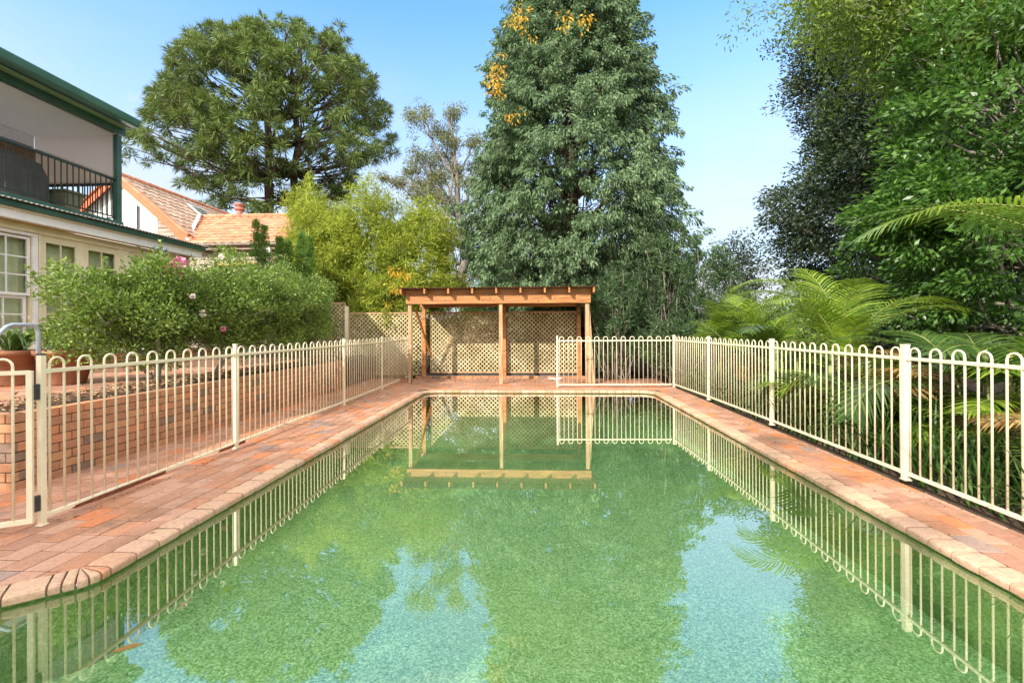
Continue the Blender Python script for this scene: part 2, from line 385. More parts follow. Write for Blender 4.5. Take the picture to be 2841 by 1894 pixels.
def glass_mat():
    T = NT('window_glass')
    fr = two_sided_fresnel(T, 1.5)
    gl = T.n('ShaderNodeBsdfGlossy', {'Color': (1, 1, 1, 1), 'Roughness': 0.01})
    tr = T.n('ShaderNodeBsdfTransparent', {'Color': (0.93, 0.96, 0.90, 1)})
    fm = T.n('ShaderNodeMath', {0: fr.outputs[0], 1: 1.8}, operation='MULTIPLY', use_clamp=True)
    ms = T.n('ShaderNodeMixShader', {0: fm.outputs[0], 1: tr.outputs[0], 2: gl.outputs[0]})
    T.t.links.new(ms.outputs[0], T.out.inputs['Surface'])
    return T.m


def screen_mat():
    T = NT('fine_mesh_screen')
    d = T.n('ShaderNodeBsdfDiffuse', {'Color': (0.80, 0.80, 0.86, 1)})
    tl = T.n('ShaderNodeBsdfTranslucent', {'Color': (0.62, 0.62, 0.66, 1)})
    m1 = T.n('ShaderNodeMixShader', {0: 0.4, 1: d.outputs[0], 2: tl.outputs[0]})
    tr = T.n('ShaderNodeBsdfTransparent', {'Color': (1, 1, 1, 1)})
    ms = T.n('ShaderNodeMixShader', {0: 0.22, 1: tr.outputs[0], 2: m1.outputs[0]})
    T.t.links.new(ms.outputs[0], T.out.inputs['Surface'])
    return T.m


def cloth_mat():
    T = NT('beige_blind_fabric')
    d = T.n('ShaderNodeBsdfDiffuse', {'Color': (0.74, 0.66, 0.58, 1)})
    tl = T.n('ShaderNodeBsdfTranslucent', {'Color': (0.74, 0.66, 0.58, 1)})
    ms = T.n('ShaderNodeMixShader', {0: 0.5, 1: d.outputs[0], 2: tl.outputs[0]})
    T.t.links.new(ms.outputs[0], T.out.inputs['Surface'])
    return T.m


M['blind'] = cloth_mat()
M['pool'] = pool_mat()
M['water'] = water_mat()
M['glass'] = glass_mat()
M['screen'] = screen_mat()

# ------------------------------------------------------------------ object helpers
WL = {}


def tag(o, label=None, cat=None, group=None, kind=None):
    if label:
        o['label'] = label
    if cat:
        o['category'] = cat
    if group:
        o['group'] = group
    if kind:
        o['kind'] = kind
    return o


def thing(name, loc, label, cat, group=None):
    o = bpy.data.objects.new(name, None)
    o.empty_display_size = 0.2
    col.objects.link(o)
    o.location = loc
    WL[o.name] = Vector(loc)
    return tag(o, label, cat, group)


def link(name, me, mat, parent=None, smooth=False, bevel=0.0):
    me.materials.append(mat)
    o = bpy.data.objects.new(name, me)
    col.objects.link(o)
    off = WL[parent.name] if parent else Vector((0, 0, 0))
    if parent:
        o.parent = parent
        me.transform(Matrix.Translation(-off))
    WL[o.name] = off.copy()
    if smooth:
        me.polygons.foreach_set('use_smooth', [True] * len(me.polygons))
    if bevel:
        b = o.modifiers.new('bevel', 'BEVEL')
        b.width = bevel
        b.segments = 2
        b.limit_method = 'ANGLE'
    return o


class MB:
    def __init__(s):
        s.v = []
        s.f = []

    def poly(s, pts):
        n = len(s.v)
        s.v += [tuple(p) for p in pts]
        s.f.append(tuple(range(n, n + len(pts))))
        return s

    def box(s, x0, x1, y0, y1, z0, z1):
        return s.hexa([(x0, y0, z0), (x1, y0, z0), (x1, y1, z0), (x0, y1, z0), (x0, y0, z1), (x1, y0, z1), (x1, y1, z1), (x0, y1, z1)])

    def hexa(s, p):
        n = len(s.v)
        s.v += [tuple(q) for q in p]
        for f in ((3, 2, 1, 0), (4, 5, 6, 7), (0, 1, 5, 4), (1, 2, 6, 5), (2, 3, 7, 6), (3, 0, 4, 7)):
            s.f.append(tuple(n + i for i in f))
        return s

    def bar(s, a, b, wx, wz, up=(0, 0, 1)):
        a = Vector(a)
        b = Vector(b)
        d = (b - a).normalized()
        sd = d.cross(Vector(up))
        if sd.length < 1e-4:
            sd = Vector((1, 0, 0))
        sd.normalize()
        u = sd.cross(d).normalized()
        p = []
        for q in (a, b):
            for i, j in ((-1, -1), (1, -1), (1, 1), (-1, 1)):
                p.append(q + sd * (wx / 2 * i) + u * (wz / 2 * j))
        n = len(s.v)
        s.v += [tuple(q) for q in p]
        for f in ((0, 1, 2, 3), (7, 6, 5, 4), (0, 4, 5, 1), (1, 5, 6, 2), (2, 6, 7, 3), (3, 7, 4, 0)):
            s.f.append(tuple(n + i for i in f))
        return s

    def prism(s, pts, d):
        n = len(s.v)
        k = len(pts)
        d = Vector(d)
        s.v += [tuple(p) for p in pts] + [tuple(Vector(p) + d) for p in pts]
        s.f.append(tuple(range(n + k - 1, n - 1, -1)))
        s.f.append(tuple(range(n + k, n + 2 * k)))
        for i in range(k):
            j = (i + 1) % k
            s.f.append((n + i, n + j, n + k + j, n + k + i))
        return s

    def tube(s, pts, r, n=8, caps=True):
        pts = [Vector(p) for p in pts]
        if isinstance(r, (int, float)):
            r = [r] * len(pts)
        base = len(s.v)
        prev = None
        for i, p in enumerate(pts):
            t = (pts[min(i + 1, len(pts) - 1)] - pts[max(i - 1, 0)])
            if t.length < 1e-9:
                t = Vector((0, 0, 1))
            t.normalize()
            if prev is None:
                a = t.cross(Vector((0.13, 0.21, 0.97)))
                if a.length < 0.1:
                    a = t.cross(Vector((1, 0, 0)))
            else:
                a = prev - t * prev.dot(t)
            a.normalize()
            prev = a
            b = t.cross(a)
            for k in range(n):
                an = 2 * math.pi * k / n
                s.v.append(tuple(p + (a * math.cos(an) + b * math.sin(an)) * r[i]))
        for i in range(len(pts) - 1):
            for k in range(n):
                k2 = (k + 1) % n
                s.f.append((base + i * n + k, base + i * n + k2, base + (i + 1) * n + k2, base + (i + 1) * n + k))
        if caps:
            s.f.append(tuple(base + k for k in range(n - 1, -1, -1)))
            s.f.append(tuple(base + (len(pts) - 1) * n + k for k in range(n)))
        return s

    def build(s, name, mat, parent=None, smooth=False, bevel=0.0):
        me = bpy.data.meshes.new(name)
        me.from_pydata(s.v, [], s.f)
        me.update()
        return link(name, me, mat, parent, smooth, bevel)


def unit(a):
    return a / np.maximum(np.linalg.norm(a, axis=1, keepdims=True), 1e-9)


def leafmesh(name, mat, C, D, L, W, parent=None, wide=0.45, droop=0.0):
    """one diamond-shaped leaf per row of C (base), D (axis)"""
    N = len(C)
    C = np.asarray(C, float)
    D = unit(np.asarray(D, float))
    L = np.broadcast_to(np.asarray(L, float), (N,))[:, None]
    W = np.broadcast_to(np.asarray(W, float), (N,))[:, None]
    R = unit(rg.normal(size=(N, 3)) + np.array([0, 0, 0.6]))
    S = unit(np.cross(D, R))
    mid = C + D * L * wide
    tip = C + D * L
    tip[:, 2] -= droop * L[:, 0]
    V = np.stack([C, mid - S * W / 2, tip, mid + S * W / 2], axis=1).reshape(-1, 3)
    me = bpy.data.meshes.new(name)
    me.vertices.add(4 * N)
    me.vertices.foreach_set('co', V.astype(np.float32).ravel())
    me.loops.add(4 * N)
    me.loops.foreach_set('vertex_index', np.arange(4 * N, dtype=np.int32))
    me.polygons.add(N)
    me.polygons.foreach_set('loop_start', np.arange(0, 4 * N, 4, dtype=np.int32))
    try:
        me.polygons.foreach_set('loop_total', np.full(N, 4, dtype=np.int32))
    except Exception:
        pass
    me.update(calc_edges=True)
    me.validate()
    return link(name, me, mat, parent)


def shell(n, c, r, lo=0.6, hi=1.0, zmin=None, rough=0.18, seed=0):
    """clump centres in a lumpy ellipsoid shell"""
    d = unit(rg.normal(size=(n, 3)))
    k = 1 + rough * (np.sin(d[:, 0] * 5 + seed) * np.cos(d[:, 1] * 4.3 + seed * 2) + np.sin(d[:, 2] * 6.1 + seed * 3 + d[:, 0] * 3))
    rad = (lo + (hi - lo) * rg.random(n) ** 0.6) * k
    P = np.array(c) + d * rad[:, None] * np.array(r)
    if zmin is not None:
        P = P[P[:, 2] > zmin]
    return P


def clumps(P, per, spread, outward=None, out=0.8, droop=0.2, flat=0.7, rnd_=0.9):
    """leaf bases and axes scattered around each clump centre"""
    n = len(P)
    off = unit(rg.normal(size=(n * per, 3))).reshape(n, per, 3) * (rg.random((n, per, 1)) ** .45) * 1.75 * spread * np.array([1, 1, flat])
    C = (P[:, None, :] + off).reshape(-1, 3)
    D = unit(off.reshape(-1, 3)) * 0.8 + rg.normal(size=(n * per, 3)) * rnd_ * 0.5
    if outward is not None:
        o = unit(P - np.array(outward))
        D += np.repeat(o, per, axis=0) * out
    D[:, 2] -= droop
    return C, D


def limb(mb, a, b, r0, r1, sag=0.0, seg=5, wob=0.05, n=6):
    a = Vector(a)
    b = Vector(b)
    L = (b - a).length
    pts, rr = [], []
    for i in range(seg + 1):
        t = i / seg
        p = a.lerp(b, t)
        p.z += sag * 4 * t * (1 - t)
        if 0 < i < seg:
            p += Vector((rnd.gauss(0, 1), rnd.gauss(0, 1), rnd.gauss(0, 1))) * wob * L
        pts.append(p)
        rr.append(r0 + (r1 - r0) * t)
    mb.tube(pts, rr, n)
    return pts


def tree(name, label, cat, base, height, tr, crown, mat, bark, lf, lw, group=None, limbs=12, fork=0.25, lean=(0, 0), droop=0.0):
    """trunk with limbs that reach the clump centres, crown of leaf-sized faces"""
    root = thing(name, base, label, cat, group)
    b = Vector(base)
    top = b + Vector((lean[0], lean[1], height))
    mb = MB()
    tp = limb(mb, b, top, tr, tr * 0.2, 0, 9, 0.012, 10)
    P = crown['P']
    idx = rg.choice(len(P), min(limbs, len(P)), replace=False)
    for i in idx:
        q = Vector(P[i])
        t = max(fork, min(0.93, (q.z - b.z) / max(height, 0.1) - 0.15 * rnd.random() - 0.1))
        s = tp[int(t * 9)]
        limb(mb, s, q, tr * (0.45 - 0.3 * t), tr * 0.05 + 0.004, -0.03 * (q - s).length, 5, 0.05, 5)
    mb.build('trunk', bark, root, True)
    C, D = crown['CD']
    leafmesh('crown', mat, C, D, lf * (0.7 + 0.6 * rg.random(len(C))), lw * (0.7 + 0.6 * rg.random(len(C))), root, droop=droop)
    return root



# ------------------------------------------------------------------ pool outline (edge of the coping nose), clockwise from bottom right
def arc(cx, cy, r, a0, a1, n=10):
    return [(cx + r * math.cos(math.radians(a0 + (a1 - a0) * i / n)), cy + r * math.sin(math.radians(a0 + (a1 - a0) * i / n))) for i in range(n + 1)]


PX0, PX1, PY0, PY1, RC = -2.48, 2.52, 0.35, 10.20, 0.30
outline = [(PX1, PY0)] + arc(PX1 - RC, PY1 - RC, RC, 0, 90) + arc(PX0 + RC, PY1 - RC, RC, 90, 180)
FAN = (-2.66, 2.53)
outline += arc(FAN[0], FAN[1], 0.18, 0, -52, 8)
dd = Vector((-0.788, -0.616))
last = Vector(outline[-1])
outline += [tuple(last + dd * 1.35), tuple(last + dd * 1.35 + Vector((0, -0.85)))]
outline[-1] = (outline[-1][0], PY0)


def resample(pts, step):
    out = [Vector(pts[0])]
    for a, b in zip(pts[:-1], pts[1:]):
        a, b = Vector(a), Vector(b)
        n = max(1, int(math.ceil((b - a).length / step)))
        for i in range(1, n + 1):
            out.append(a.lerp(b, i / n))
    return out


def normals(pts):
    """unit normals pointing into the pool (right-hand side of the counter-clockwise path is outside)"""
    N = []
    for i in range(len(pts)):
        t = pts[min(i + 1, len(pts) - 1)] - pts[max(i - 1, 0)]
        t.normalize()
        N.append(Vector((-t.y, t.x)))
    return N


path = resample(outline, 0.03)
pn = normals(path)


def offset(d, step=1):
    return [path[i] + pn[i] * d for i in range(0, len(path), step)]


def ring(d):
    """closed outline at distance d from the nose (positive = into the pool)"""
    p = offset(d)
    q = [p[0]]
    for v in p[1:]:
        if (v - q[-1]).length > 0.012:
            q.append(v)
    return q


# coping: one rounded brick after another along the path
cum = [0.0]
for a, b in zip(path[:-1], path[1:]):
    cum.append(cum[-1] + (b - a).length)


def at(s):
    s = max(0, min(cum[-1] - 1e-6, s))
    i = int(np.searchsorted(cum, s, side='right') - 1)
    t = (s - cum[i]) / max(1e-9, cum[i + 1] - cum[i])
    return path[i].lerp(path[i + 1], t), pn[i].lerp(pn[i + 1], t).normalized()


prof = [(-0.172, -0.045), (-0.172, -0.003), (-0.168, 0.001), (-0.040, 0.002), (-0.014, -0.002), (-0.003, -0.010), (0.0, -0.022), (-0.001, -0.046), (-0.006, -0.052)]
mb = MB()
s = 0.02
while s < cum[-1] - 0.1:
    # shorter bricks where the path bends round the convex corner
    p, n0 = at(s)
    fan = (p - Vector(FAN)).length < 0.20 and p.x < -2.3
    Lb = 0.058 if fan else 0.172 + rnd.uniform(-0.004, 0.004)
    a, b = s + 0.0055, s + Lb - 0.0055
    s += Lb
    k = 4
    dz = rnd.uniform(-0.0025, 0.002)
    dn = rnd.uniform(-0.003, 0.003)
    base = len(mb.v)
    for j in range(k + 1):
        t = j / k
        q, nn = at(a + (b - a) * t)
        edge = 0.004 if j in (0, k) else 0.0
        for (pn_, pz) in prof:
            pz2 = pz - (edge if pz > -0.03 else 0)
            v = q + nn * (pn_ + dn - (edge if pn_ > -0.03 else 0))
            mb.v.append((v.x, v.y, pz2 + dz))
    m = len(prof)
    for j in range(k):
        for i in range(m - 1):
            mb.f.append((base + j * m + i, base + j * m + i + 1, base + (j + 1) * m + i + 1, base + (j + 1) * m + i))
    mb.f.append(tuple(base + i for i in range(m)))
    mb.f.append(tuple(base + k * m + i for i in range(m - 1, -1, -1)))
tag(mb.build('pool_coping', M['coping'], smooth=False), kind='structure')

# pool shell
wallr = ring(-0.035)
mb = MB()
n = len(wallr)
DEP = -0.52
for i in range(n):
    j = (i + 1) % n
    a, b = wallr[i], wallr[j]
    mb.poly([(a.x, a.y, -0.045), (b.x, b.y, -0.045), (b.x, b.y, DEP), (a.x, a.y, DEP)])
mb.poly([(v.x, v.y, DEP) for v in wallr])
tag(mb.build('pool_shell', M['pool']), kind='structure')
# water body: its sides and bottom lie inside the solid walls
wr = ring(-0.05)
mb = MB()
WZ = -0.064
top = [(v.x, v.y, WZ) for v in wr]
bot = [(v.x, v.y, DEP - 0.03) for v in wr]
n = len(wr)
base = len(mb.v)
mb.v += top + bot
mb.f.append(tuple(range(n)))
mb.f.append(tuple(range(2 * n - 1, n - 1, -1)))
for i in range(n):
    j = (i + 1) % n
    mb.f.append((i, n + i, n + j, j))
tag(mb.build('pool_water', M['water']), kind='structure')

# deck bed sheet with the pool cut out, and the ground far around it
def holed(name, mat, outer, hole, z):
    loops = [[Vector((x, y, z)) for x, y in outer], [Vector((v[0], v[1], z)) for v in hole]]
    tris = tessellate_polygon(loops)
    flat = [tuple(v) for l in loops for v in l]
    mb = MB()
    mb.v = flat
    for t in tris:
        a, b, c = (Vector(flat[i]) for i in t)
        if (b - a).cross(c - a).z < 0:
            t = (t[0], t[2], t[1])
        mb.f.append(tuple(t))
    return tag(mb.build(name, mat), kind='structure')


DX1 = 3.20
deck_outer = [(-6.2, -3), (DX1, -3), (DX1, 12.78), (-6.2, 12.78)]
holed('deck_bed', M['mortar'], deck_outer, [(v.x, v.y) for v in ring(-0.12)], -0.007)
holed('ground', M['ground'], [(-300, -300), (300, -300), (300, 400), (-300, 400)], [(-6.1, -2.9), (DX1 - .1, -2.9), (DX1 - .1, 12.68), (-6.1, 12.68)], -0.14)
mb = MB()
mb.poly([(DX1, -3, -0.007), (DX1, -3, -0.2), (DX1, 12.78, -0.2), (DX1, 12.78, -0.007)])
tag(mb.build('deck_edge', M['mortar']), kind='structure')


# ---- pavers
def clip(poly, px, py, nx, ny):
    """keep the side where (p - P).n >= 0"""
    out = []
    for i in range(len(poly)):
        a, b = poly[i], poly[(i + 1) % len(poly)]
        da = (a[0] - px) * nx + (a[1] - py) * ny
        db = (b[0] - px) * nx + (b[1] - py) * ny
        if da >= 0:
            out.append(a)
        if da * db < 0:
            t = da / (da - db)
            out.append((a[0] + (b[0] - a[0]) * t, a[1] + (b[1] - a[1]) * t))
    return out


def paver(mb, x0, x1, y0, y1, planes=()):
    g = 0.0042
    p = [(x0 + g, y0 + g), (x1 - g, y0 + g), (x1 - g, y1 - g), (x0 + g, y1 - g)]
    for pl in planes:
        p = clip(p, *pl)
        if len(p) < 3:
            return
    ar = abs(sum(p[i][0] * p[(i + 1) % len(p)][1] - p[(i + 1) % len(p)][0] * p[i][1] for i in range(len(p)))) / 2
    if ar < 0.0012:
        return
    z = rnd.uniform(-0.0015, 0.0018)
    cx = sum(q[0] for q in p) / len(p)
    cy = sum(q[1] for q in p) / len(p)
    tx, ty = rnd.uniform(-.008, .008), rnd.uniform(-.008, .008)
    e = 0.0035
    topv = []
    for q in p:
        dx, dy = q[0] - cx, q[1] - cy
        l = math.hypot(dx, dy)
        topv.append((q[0] - dx / l * e * 1.4, q[1] - dy / l * e * 1.4, z + tx * dx + ty * dy))
    n = len(mb.v)
    k = len(p)
    mb.v += [(q[0], q[1], z - 0.012) for q in p] + [(q[0], q[1], z - e + tx * (q[0] - cx) + ty * (q[1] - cy)) for q in p] + topv
    mb.f.append(tuple(n + 2 * k + i for i in range(k)))
    for i in range(k):
        j = (i + 1) % k
        mb.f.append((n + k + i, n + k + j, n + 2 * k + j, n + 2 * k + i))
        mb.f.append((n + i, n + j, n + k + j, n + k + i))


mb = MB()
RW, LW_ = 0.152, 0.230
inn = 0.174
fanp = Vector(FAN)
nd = Vector((dd.y, -dd.x))  # normal of the diagonal edge, towards the pool: (-0.616, 0.788) -> flip
nd = -nd if nd.y > 0 else nd
diag = (last.x - nd.x * inn, last.y - nd.y * inn, -nd.x, -nd.y)
# left deck: rows run along the pool, from the coping outwards (rows 0-22 reach the brick wall)
r = 0
x = PX0 - inn
while x > -5.9:
    off = (0.0, 0.0, 0.0, 0.5, 0.0)[r % 5] * LW_ if r < 6 else (r % 2) * 0.5 * LW_
    y = -1.2 + off + 0.0
    while y < 10.37 + (0.0 if x > -3.7 else 2.4):
        y1 = min(y + LW_, 10.37 + (0.0 if x > -3.7 else 2.4))
        paver(mb, x - RW, x, y, y1, [diag] if y < 3 else [])
        y = y1
    x -= RW
    r += 1
xs_left = x
# right deck
x = PX1 + inn
r = 0
while x < DX1 - 0.02:
    y = -1.2 + (r % 2) * 0.5 * LW_
    while y < 10.37:
        y1 = min(y + LW_, 10.37)
        paver(mb, x, min(x + RW, DX1), y, y1)
        y = y1
    x += RW
    r += 1
# far deck: rows run across
y = 10.37
r = 0
while y < 12.70:
    x = -3.72 + (r % 2) * 0.5 * LW_ - LW_
    while x < DX1:
        if x + LW_ > -3.70:
            paver(mb, max(x, -3.70), min(x + LW_, DX1), y, min(y + RW, 12.70))
        x += LW_
    y += RW
    r += 1
# infill beside the two rounded far corners
for cx, sx in ((PX0, -1), (PX1, 1)):
    pass
tag(mb.build('brick_deck', M['paver']), kind='structure')

# brick edging at the back of the far deck
mb = MB()
x = -3.4
while x < 1.35:
    z = rnd.uniform(-0.004, 0.004)
    mb.box(x + .004, x + 0.226, 12.70, 12.805, -0.02, 0.075 + z)
    x += 0.23
o = tag(mb.build('brick_edging', M['wallbrick'], bevel=0.004), 'row of bricks standing along the foot of the lattice behind the pergola', 'edging')

# ------------------------------------------------------------------ raised terrace and its brick retaining wall
TZ = 0.665
mb = MB()


def brickrun(mb, a, b, z0, z1, th=0.11, bl=0.234, bh=0.083, outn=(1, 0)):
    a, b = Vector(a), Vector(b)
    L = (b - a).length
    d = (b - a).normalized()
    nrm = Vector(outn)
    rows = int(round((z1 - z0) / bh))
    bh = (z1 - z0) / rows
    for r in range(rows):
        s = -bl / 2 if r % 2 else 0
        while s < L:
            s0, s1 = max(0, s), min(L, s + bl)
            if s1 - s0 > 0.02:
                j = rnd.uniform(-.003, .003)
                p0 = a + d * (s0 + .004) + nrm * j
                p1 = a + d * (s1 - .004) + nrm * j
                q0, q1 = p0 - nrm * th, p1 - nrm * th
                za, zb = z0 + r * bh + .004, z0 + (r + 1) * bh - .004
                mb.hexa([(p0.x, p0.y, za), (p1.x, p1.y, za), (q1.x, q1.y, za), (q0.x, q0.y, za), (p0.x, p0.y, zb), (p1.x, p1.y, zb), (q1.x, q1.y, zb), (q0.x, q0.y, zb)])
            s += bl


WX = -4.50
wallroot = thing('retaining_wall', (WX, 7, 0), 'low red brown brick retaining wall behind the left pool fence', 'wall')
brickrun(mb, (WX, 3.74), (WX, 10.6), -0.01, TZ, outn=(1, 0))
brickrun(mb, (-5.15, 3.70), (WX + .003, 3.70), -0.01, TZ, outn=(0, -1))
mb.build('brick_face', M['wallbrick'], wallroot, bevel=0.004)
mb = MB()
mb.box(WX - 0.108, WX - 0.006, 3.72, 10.6, -0.02, TZ - 0.012)
mb.box(-5.15, WX - 0.006, 3.706, 3.80, -0.02, TZ - 0.012)
mb.build('mortar_core', M['mortar'], wallroot)
# terrace paving (top surface of the raised ground)
mb = MB()
mb.box(-18, WX - .115, 3.82, 14.5, -0.1, TZ - 0.02)
tag(mb.build('terrace_ground', M['soil']), kind='structure')
mb = MB()
y = 3.82
r = 0
while y < 11.5:
    x = -8.4 - (r % 2) * .115
    while x < -5.22:
        paver(mb, x, x + .23, y, y + .115)
        x += .23
    y += .115
    r += 1
for x0 in (-5.1, -4.87, -4.64):
    pass
o = mb.build('terrace_paving', M['paver'])
o.location.z = TZ
tag(o, kind='structure')
# step at the foot of the house
mb = MB()
brickrun(mb, (-8.32, 3.9), (-8.32, 11.6), TZ, TZ + .26, outn=(1, 0), th=.23)
o = mb.build('house_step', M['wallbrick'], bevel=.004)
tag(o, 'long low brick step along the foot of the cream ground floor wall', 'step')
mb = MB()
mb.box(-9.05, -8.35, 3.9, 11.6, TZ - .01, TZ + .255)
mb.build('tread', M['paver'], o)

# bed litter along the top of the wall
n = 3600
C = np.stack([-4.66 - np.abs(rg.normal(size=n)) * 0.22, 3.85 + rg.random(n) * 7.5, TZ + 0.0 + rg.random(n) * 0.05 + 0.03 * np.sin(np.arange(n))**2], 1)
D = rg.normal(size=(n, 3)) * np.array([1, 1, 0.35])
o = leafmesh('leaf_litter', M['litter'], C, D, 0.06 * (0.6 + rg.random(n) * .8), 0.022)
tag(o, 'dry brown fallen leaves heaped on the garden bed above the brick wall', 'leaf litter', kind='stuff')
n = 420
C = np.stack([-3.5 + rg.random(n) * 4.8, 11.9 + rg.random(n) * 0.85, 0.004 + rg.random(n) * 0.012], 1)
k = rg.random(n) < 0.35
C[k] = np.stack([-4.4 + rg.random(k.sum()) * 1.2, 6 + rg.random(k.sum()) * 6, 0.004 + rg.random(k.sum()) * .01], 1)
D = rg.normal(size=(n, 3)) * np.array([1, 1, 0.12])
o = leafmesh('fallen_leaves', M['litter'], C, D, 0.05 * (0.5 + rg.random(n)), 0.02)
tag(o, 'dry fallen leaves scattered over the brick deck at the back', 'leaf litter', kind='stuff')
n = 90
side = rg.random(n) < .5
C = np.stack([np.where(side, 2.62 + rg.random(n) * .5, -3.4 + rg.random(n) * .8), 2.6 + rg.random(n) * 7, np.full(n, .006)], 1)
D = rg.normal(size=(n, 3)) * np.array([1, 1, 0.05])
o = leafmesh('deck_debris', M['litter'], C, D, 0.035 * (0.5 + rg.random(n)), 0.01)
tag(o, 'small dark leaf scraps on the brick paving beside the pool', 'leaf litter', kind='stuff')

# ------------------------------------------------------------------ pool fences
def hairpin(name, mat, r, z0=0.07, z1=1.135, hw=0.05):
    mb = MB()
    pts = [(-hw, 0, z0), (-hw, 0, z1)]
    for i in range(1, 8):
        a = math.pi - math.pi * i / 8
        pts.append((hw * math.cos(a), 0, z1 + hw * math.sin(a)))
    pts += [(hw, 0, z1), (hw, 0, z0)]
    mb.tube(pts, r, 8)
    me = bpy.data.meshes.new(name)
    me.from_pydata(mb.v, [], mb.f)
    me.polygons.foreach_set('use_smooth', [True] * len(me.polygons))
    me.materials.append(mat)
    return me


HP = hairpin('picket', M['cream'], 0.0082)
HP2 = hairpin('picket_wide', M['cream'], 0.0082)


def rail(root, name, a, b, z, mat, hh=0.028):
    mb = MB()
    mb.bar((a.x, a.y, z), (b.x, b.y, z), 0.026, hh)
    return mb.build(name, mat, root, bevel=0.002)


def fence(name, label, pts, loops, psize, ends=(True, True), zr=(0.065, 1.09), h=1.205, rusty=False, caps=()):
    root = thing(name, (pts[0][0], pts[0][1], 0), label, 'fence')
    ro = Vector(root.location)
    for i, p in enumerate(pts):
        if (i == 0 and not ends[0]) or (i == len(pts) - 1 and not ends[1]):
            continue
        mb = MB()
        hs = psize / 2
        mb.box(p[0] - hs, p[0] + hs, p[1] - hs, p[1] + hs, 0.0 if i not in () else 0, h)
        post = mb.build('post', M['cream'], root, bevel=0.002)
        mb = MB()
        dark = i in caps
        mb.box(p[0] - hs - .002, p[0] + hs + .002, p[1] - hs - .002, p[1] + hs + .002, h, h + .012)
        mb.build('cap', M['cap'] if dark else M['cream'], post, bevel=0.002)
        mb = MB()
        mb.box(p[0] - hs - .008, p[0] + hs + .008, p[1] - hs - .008, p[1] + hs + .008, 0.003, .012)
        mb.build('base_plate', M['cream_rust'], post)
    for i in range(len(pts) - 1):
        a, b = Vector(pts[i]), Vector(pts[i + 1])
        d = (b - a).normalized()
        L = (b - a).length
        hs = psize / 2
        a2, b2 = a + d * hs, b - d * hs
        rail(root, 'top_rail', a2, b2, zr[1], M['cream'])
        rail(root, 'bottom_rail', a2, b2, zr[0], M['cream_rust'] if rusty else M['cream'])
        n = loops[i]
        gap = L / (2 * n)           # bar pitch
        ang = math.atan2(d.y, d.x)
        for k in range(n):
            c = a + d * (gap * (2 * k + 1))
            o = bpy.data.objects.new('picket', HP)
            col.objects.link(o)
            o.parent = root
            o.location = (c.x - ro.x, c.y - ro.y, 0)
            o.rotation_euler = (0, 0, ang)
            o.scale = (gap * 0.98 / 0.1, 1, 1)
        for q, s_ in ((a2, 1), (b2, -1)):      # small fixing brackets
            mb = MB()
            for z in zr:
                mb = MB()
                c = q + d * (0.018 * s_)
                mb.bar((c.x - d.x * .018, c.y - d.y * .018, z), (c.x + d.x * .018, c.y + d.y * .018, z), 0.031, 0.033)
                mb.build('bracket', M['cream'], root)
    return root


fence('pool_fence', 'cream loop top fence along the left side of the pool before the brick wall',
      [(-3.50, 3.06), (-3.50, 5.15), (-3.52, 8.20), (-3.56, 10.38), (-3.58, 12.70)], [10, 14, 10, 11], 0.036, (True, False), rusty=True, caps=(0,))
fence('pool_fence', 'cream loop top fence along the right side of the pool before the palms',
      [(3.27, -0.35), (3.28, 1.97), (3.30, 4.295), (3.31, 6.65), (3.28, 8.95), (3.21, 10.93)], [11, 11, 11, 11, 9], 0.05)
fence('pool_fence', 'short cream loop top fence across the far end of the pool right of the pergola',
      [(0.48, 10.80), (3.16, 10.90)], [13], 0.038, (True, False))

lf_root = bpy.data.objects['pool_fence']
M['rust'] = surf('rust', [(0.3, (0.09, 0.02, 0.01)), (0.7, (0.26, 0.08, 0.03))], 30, 0.9, 0.5, 90)
for ya, yb in ((3.28, 3.42), (3.40, 3.66), (3.63, 3.95), (3.93, 4.12), (4.86, 5.10), (5.19, 5.30)):
    mb = MB()
    mb.bar((-3.4975 + rnd.uniform(0, .003), ya, .050), (-3.4975 + rnd.uniform(0, .003), yb, .050), .030 + rnd.uniform(0, .003), .026 + rnd.uniform(-.004, .006))
    mb.build('rust_patch', M['rust'], lf_root)

# gate, standing ajar at the near end of the left fence
gr = thing('pool_gate', (-3.47, 2.98, 0), 'cream loop top pool gate standing ajar at the far left', 'gate')
gd = Vector((-0.866, -0.5))
g0 = Vector((-3.50, 2.985))
g1 = g0 + gd * 0.92
for q in (g0, g1):
    mb = MB()
    mb.bar((q.x, q.y, 0.05), (q.x, q.y, 1.10), 0.032, 0.032, up=(gd.x, gd.y, 0))
    mb.build('stile', M['cream'], gr, bevel=.002)
mb = MB()
mb.bar((g0.x, g0.y, 1.09), (g1.x, g1.y, 1.09), .026, .028)
mb.build('top_rail', M['cream'], gr)
mb = MB()
mb.bar((g0.x, g0.y, .065), (g1.x, g1.y, .065), .026, .032)
mb.build('bottom_rail', M['cream'], gr)
for k in range(4):
    c = g0 + gd * (0.135 + k * 0.205)
    o = bpy.data.objects.new('picket', HP)
    col.objects.link(o)
    o.parent = gr
    o.location = (c.x + 3.47, c.y - 2.98, 0)
    o.rotation_euler = (0, 0, math.atan2(gd.y, gd.x))
for z in (0.17, 0.95):
    mb = MB()
    mb.box(-3.512, -3.486, 3.004, 3.040, z - .055, z + .055)
    mb.build('hinge', M['cap'], gr, bevel=.003)

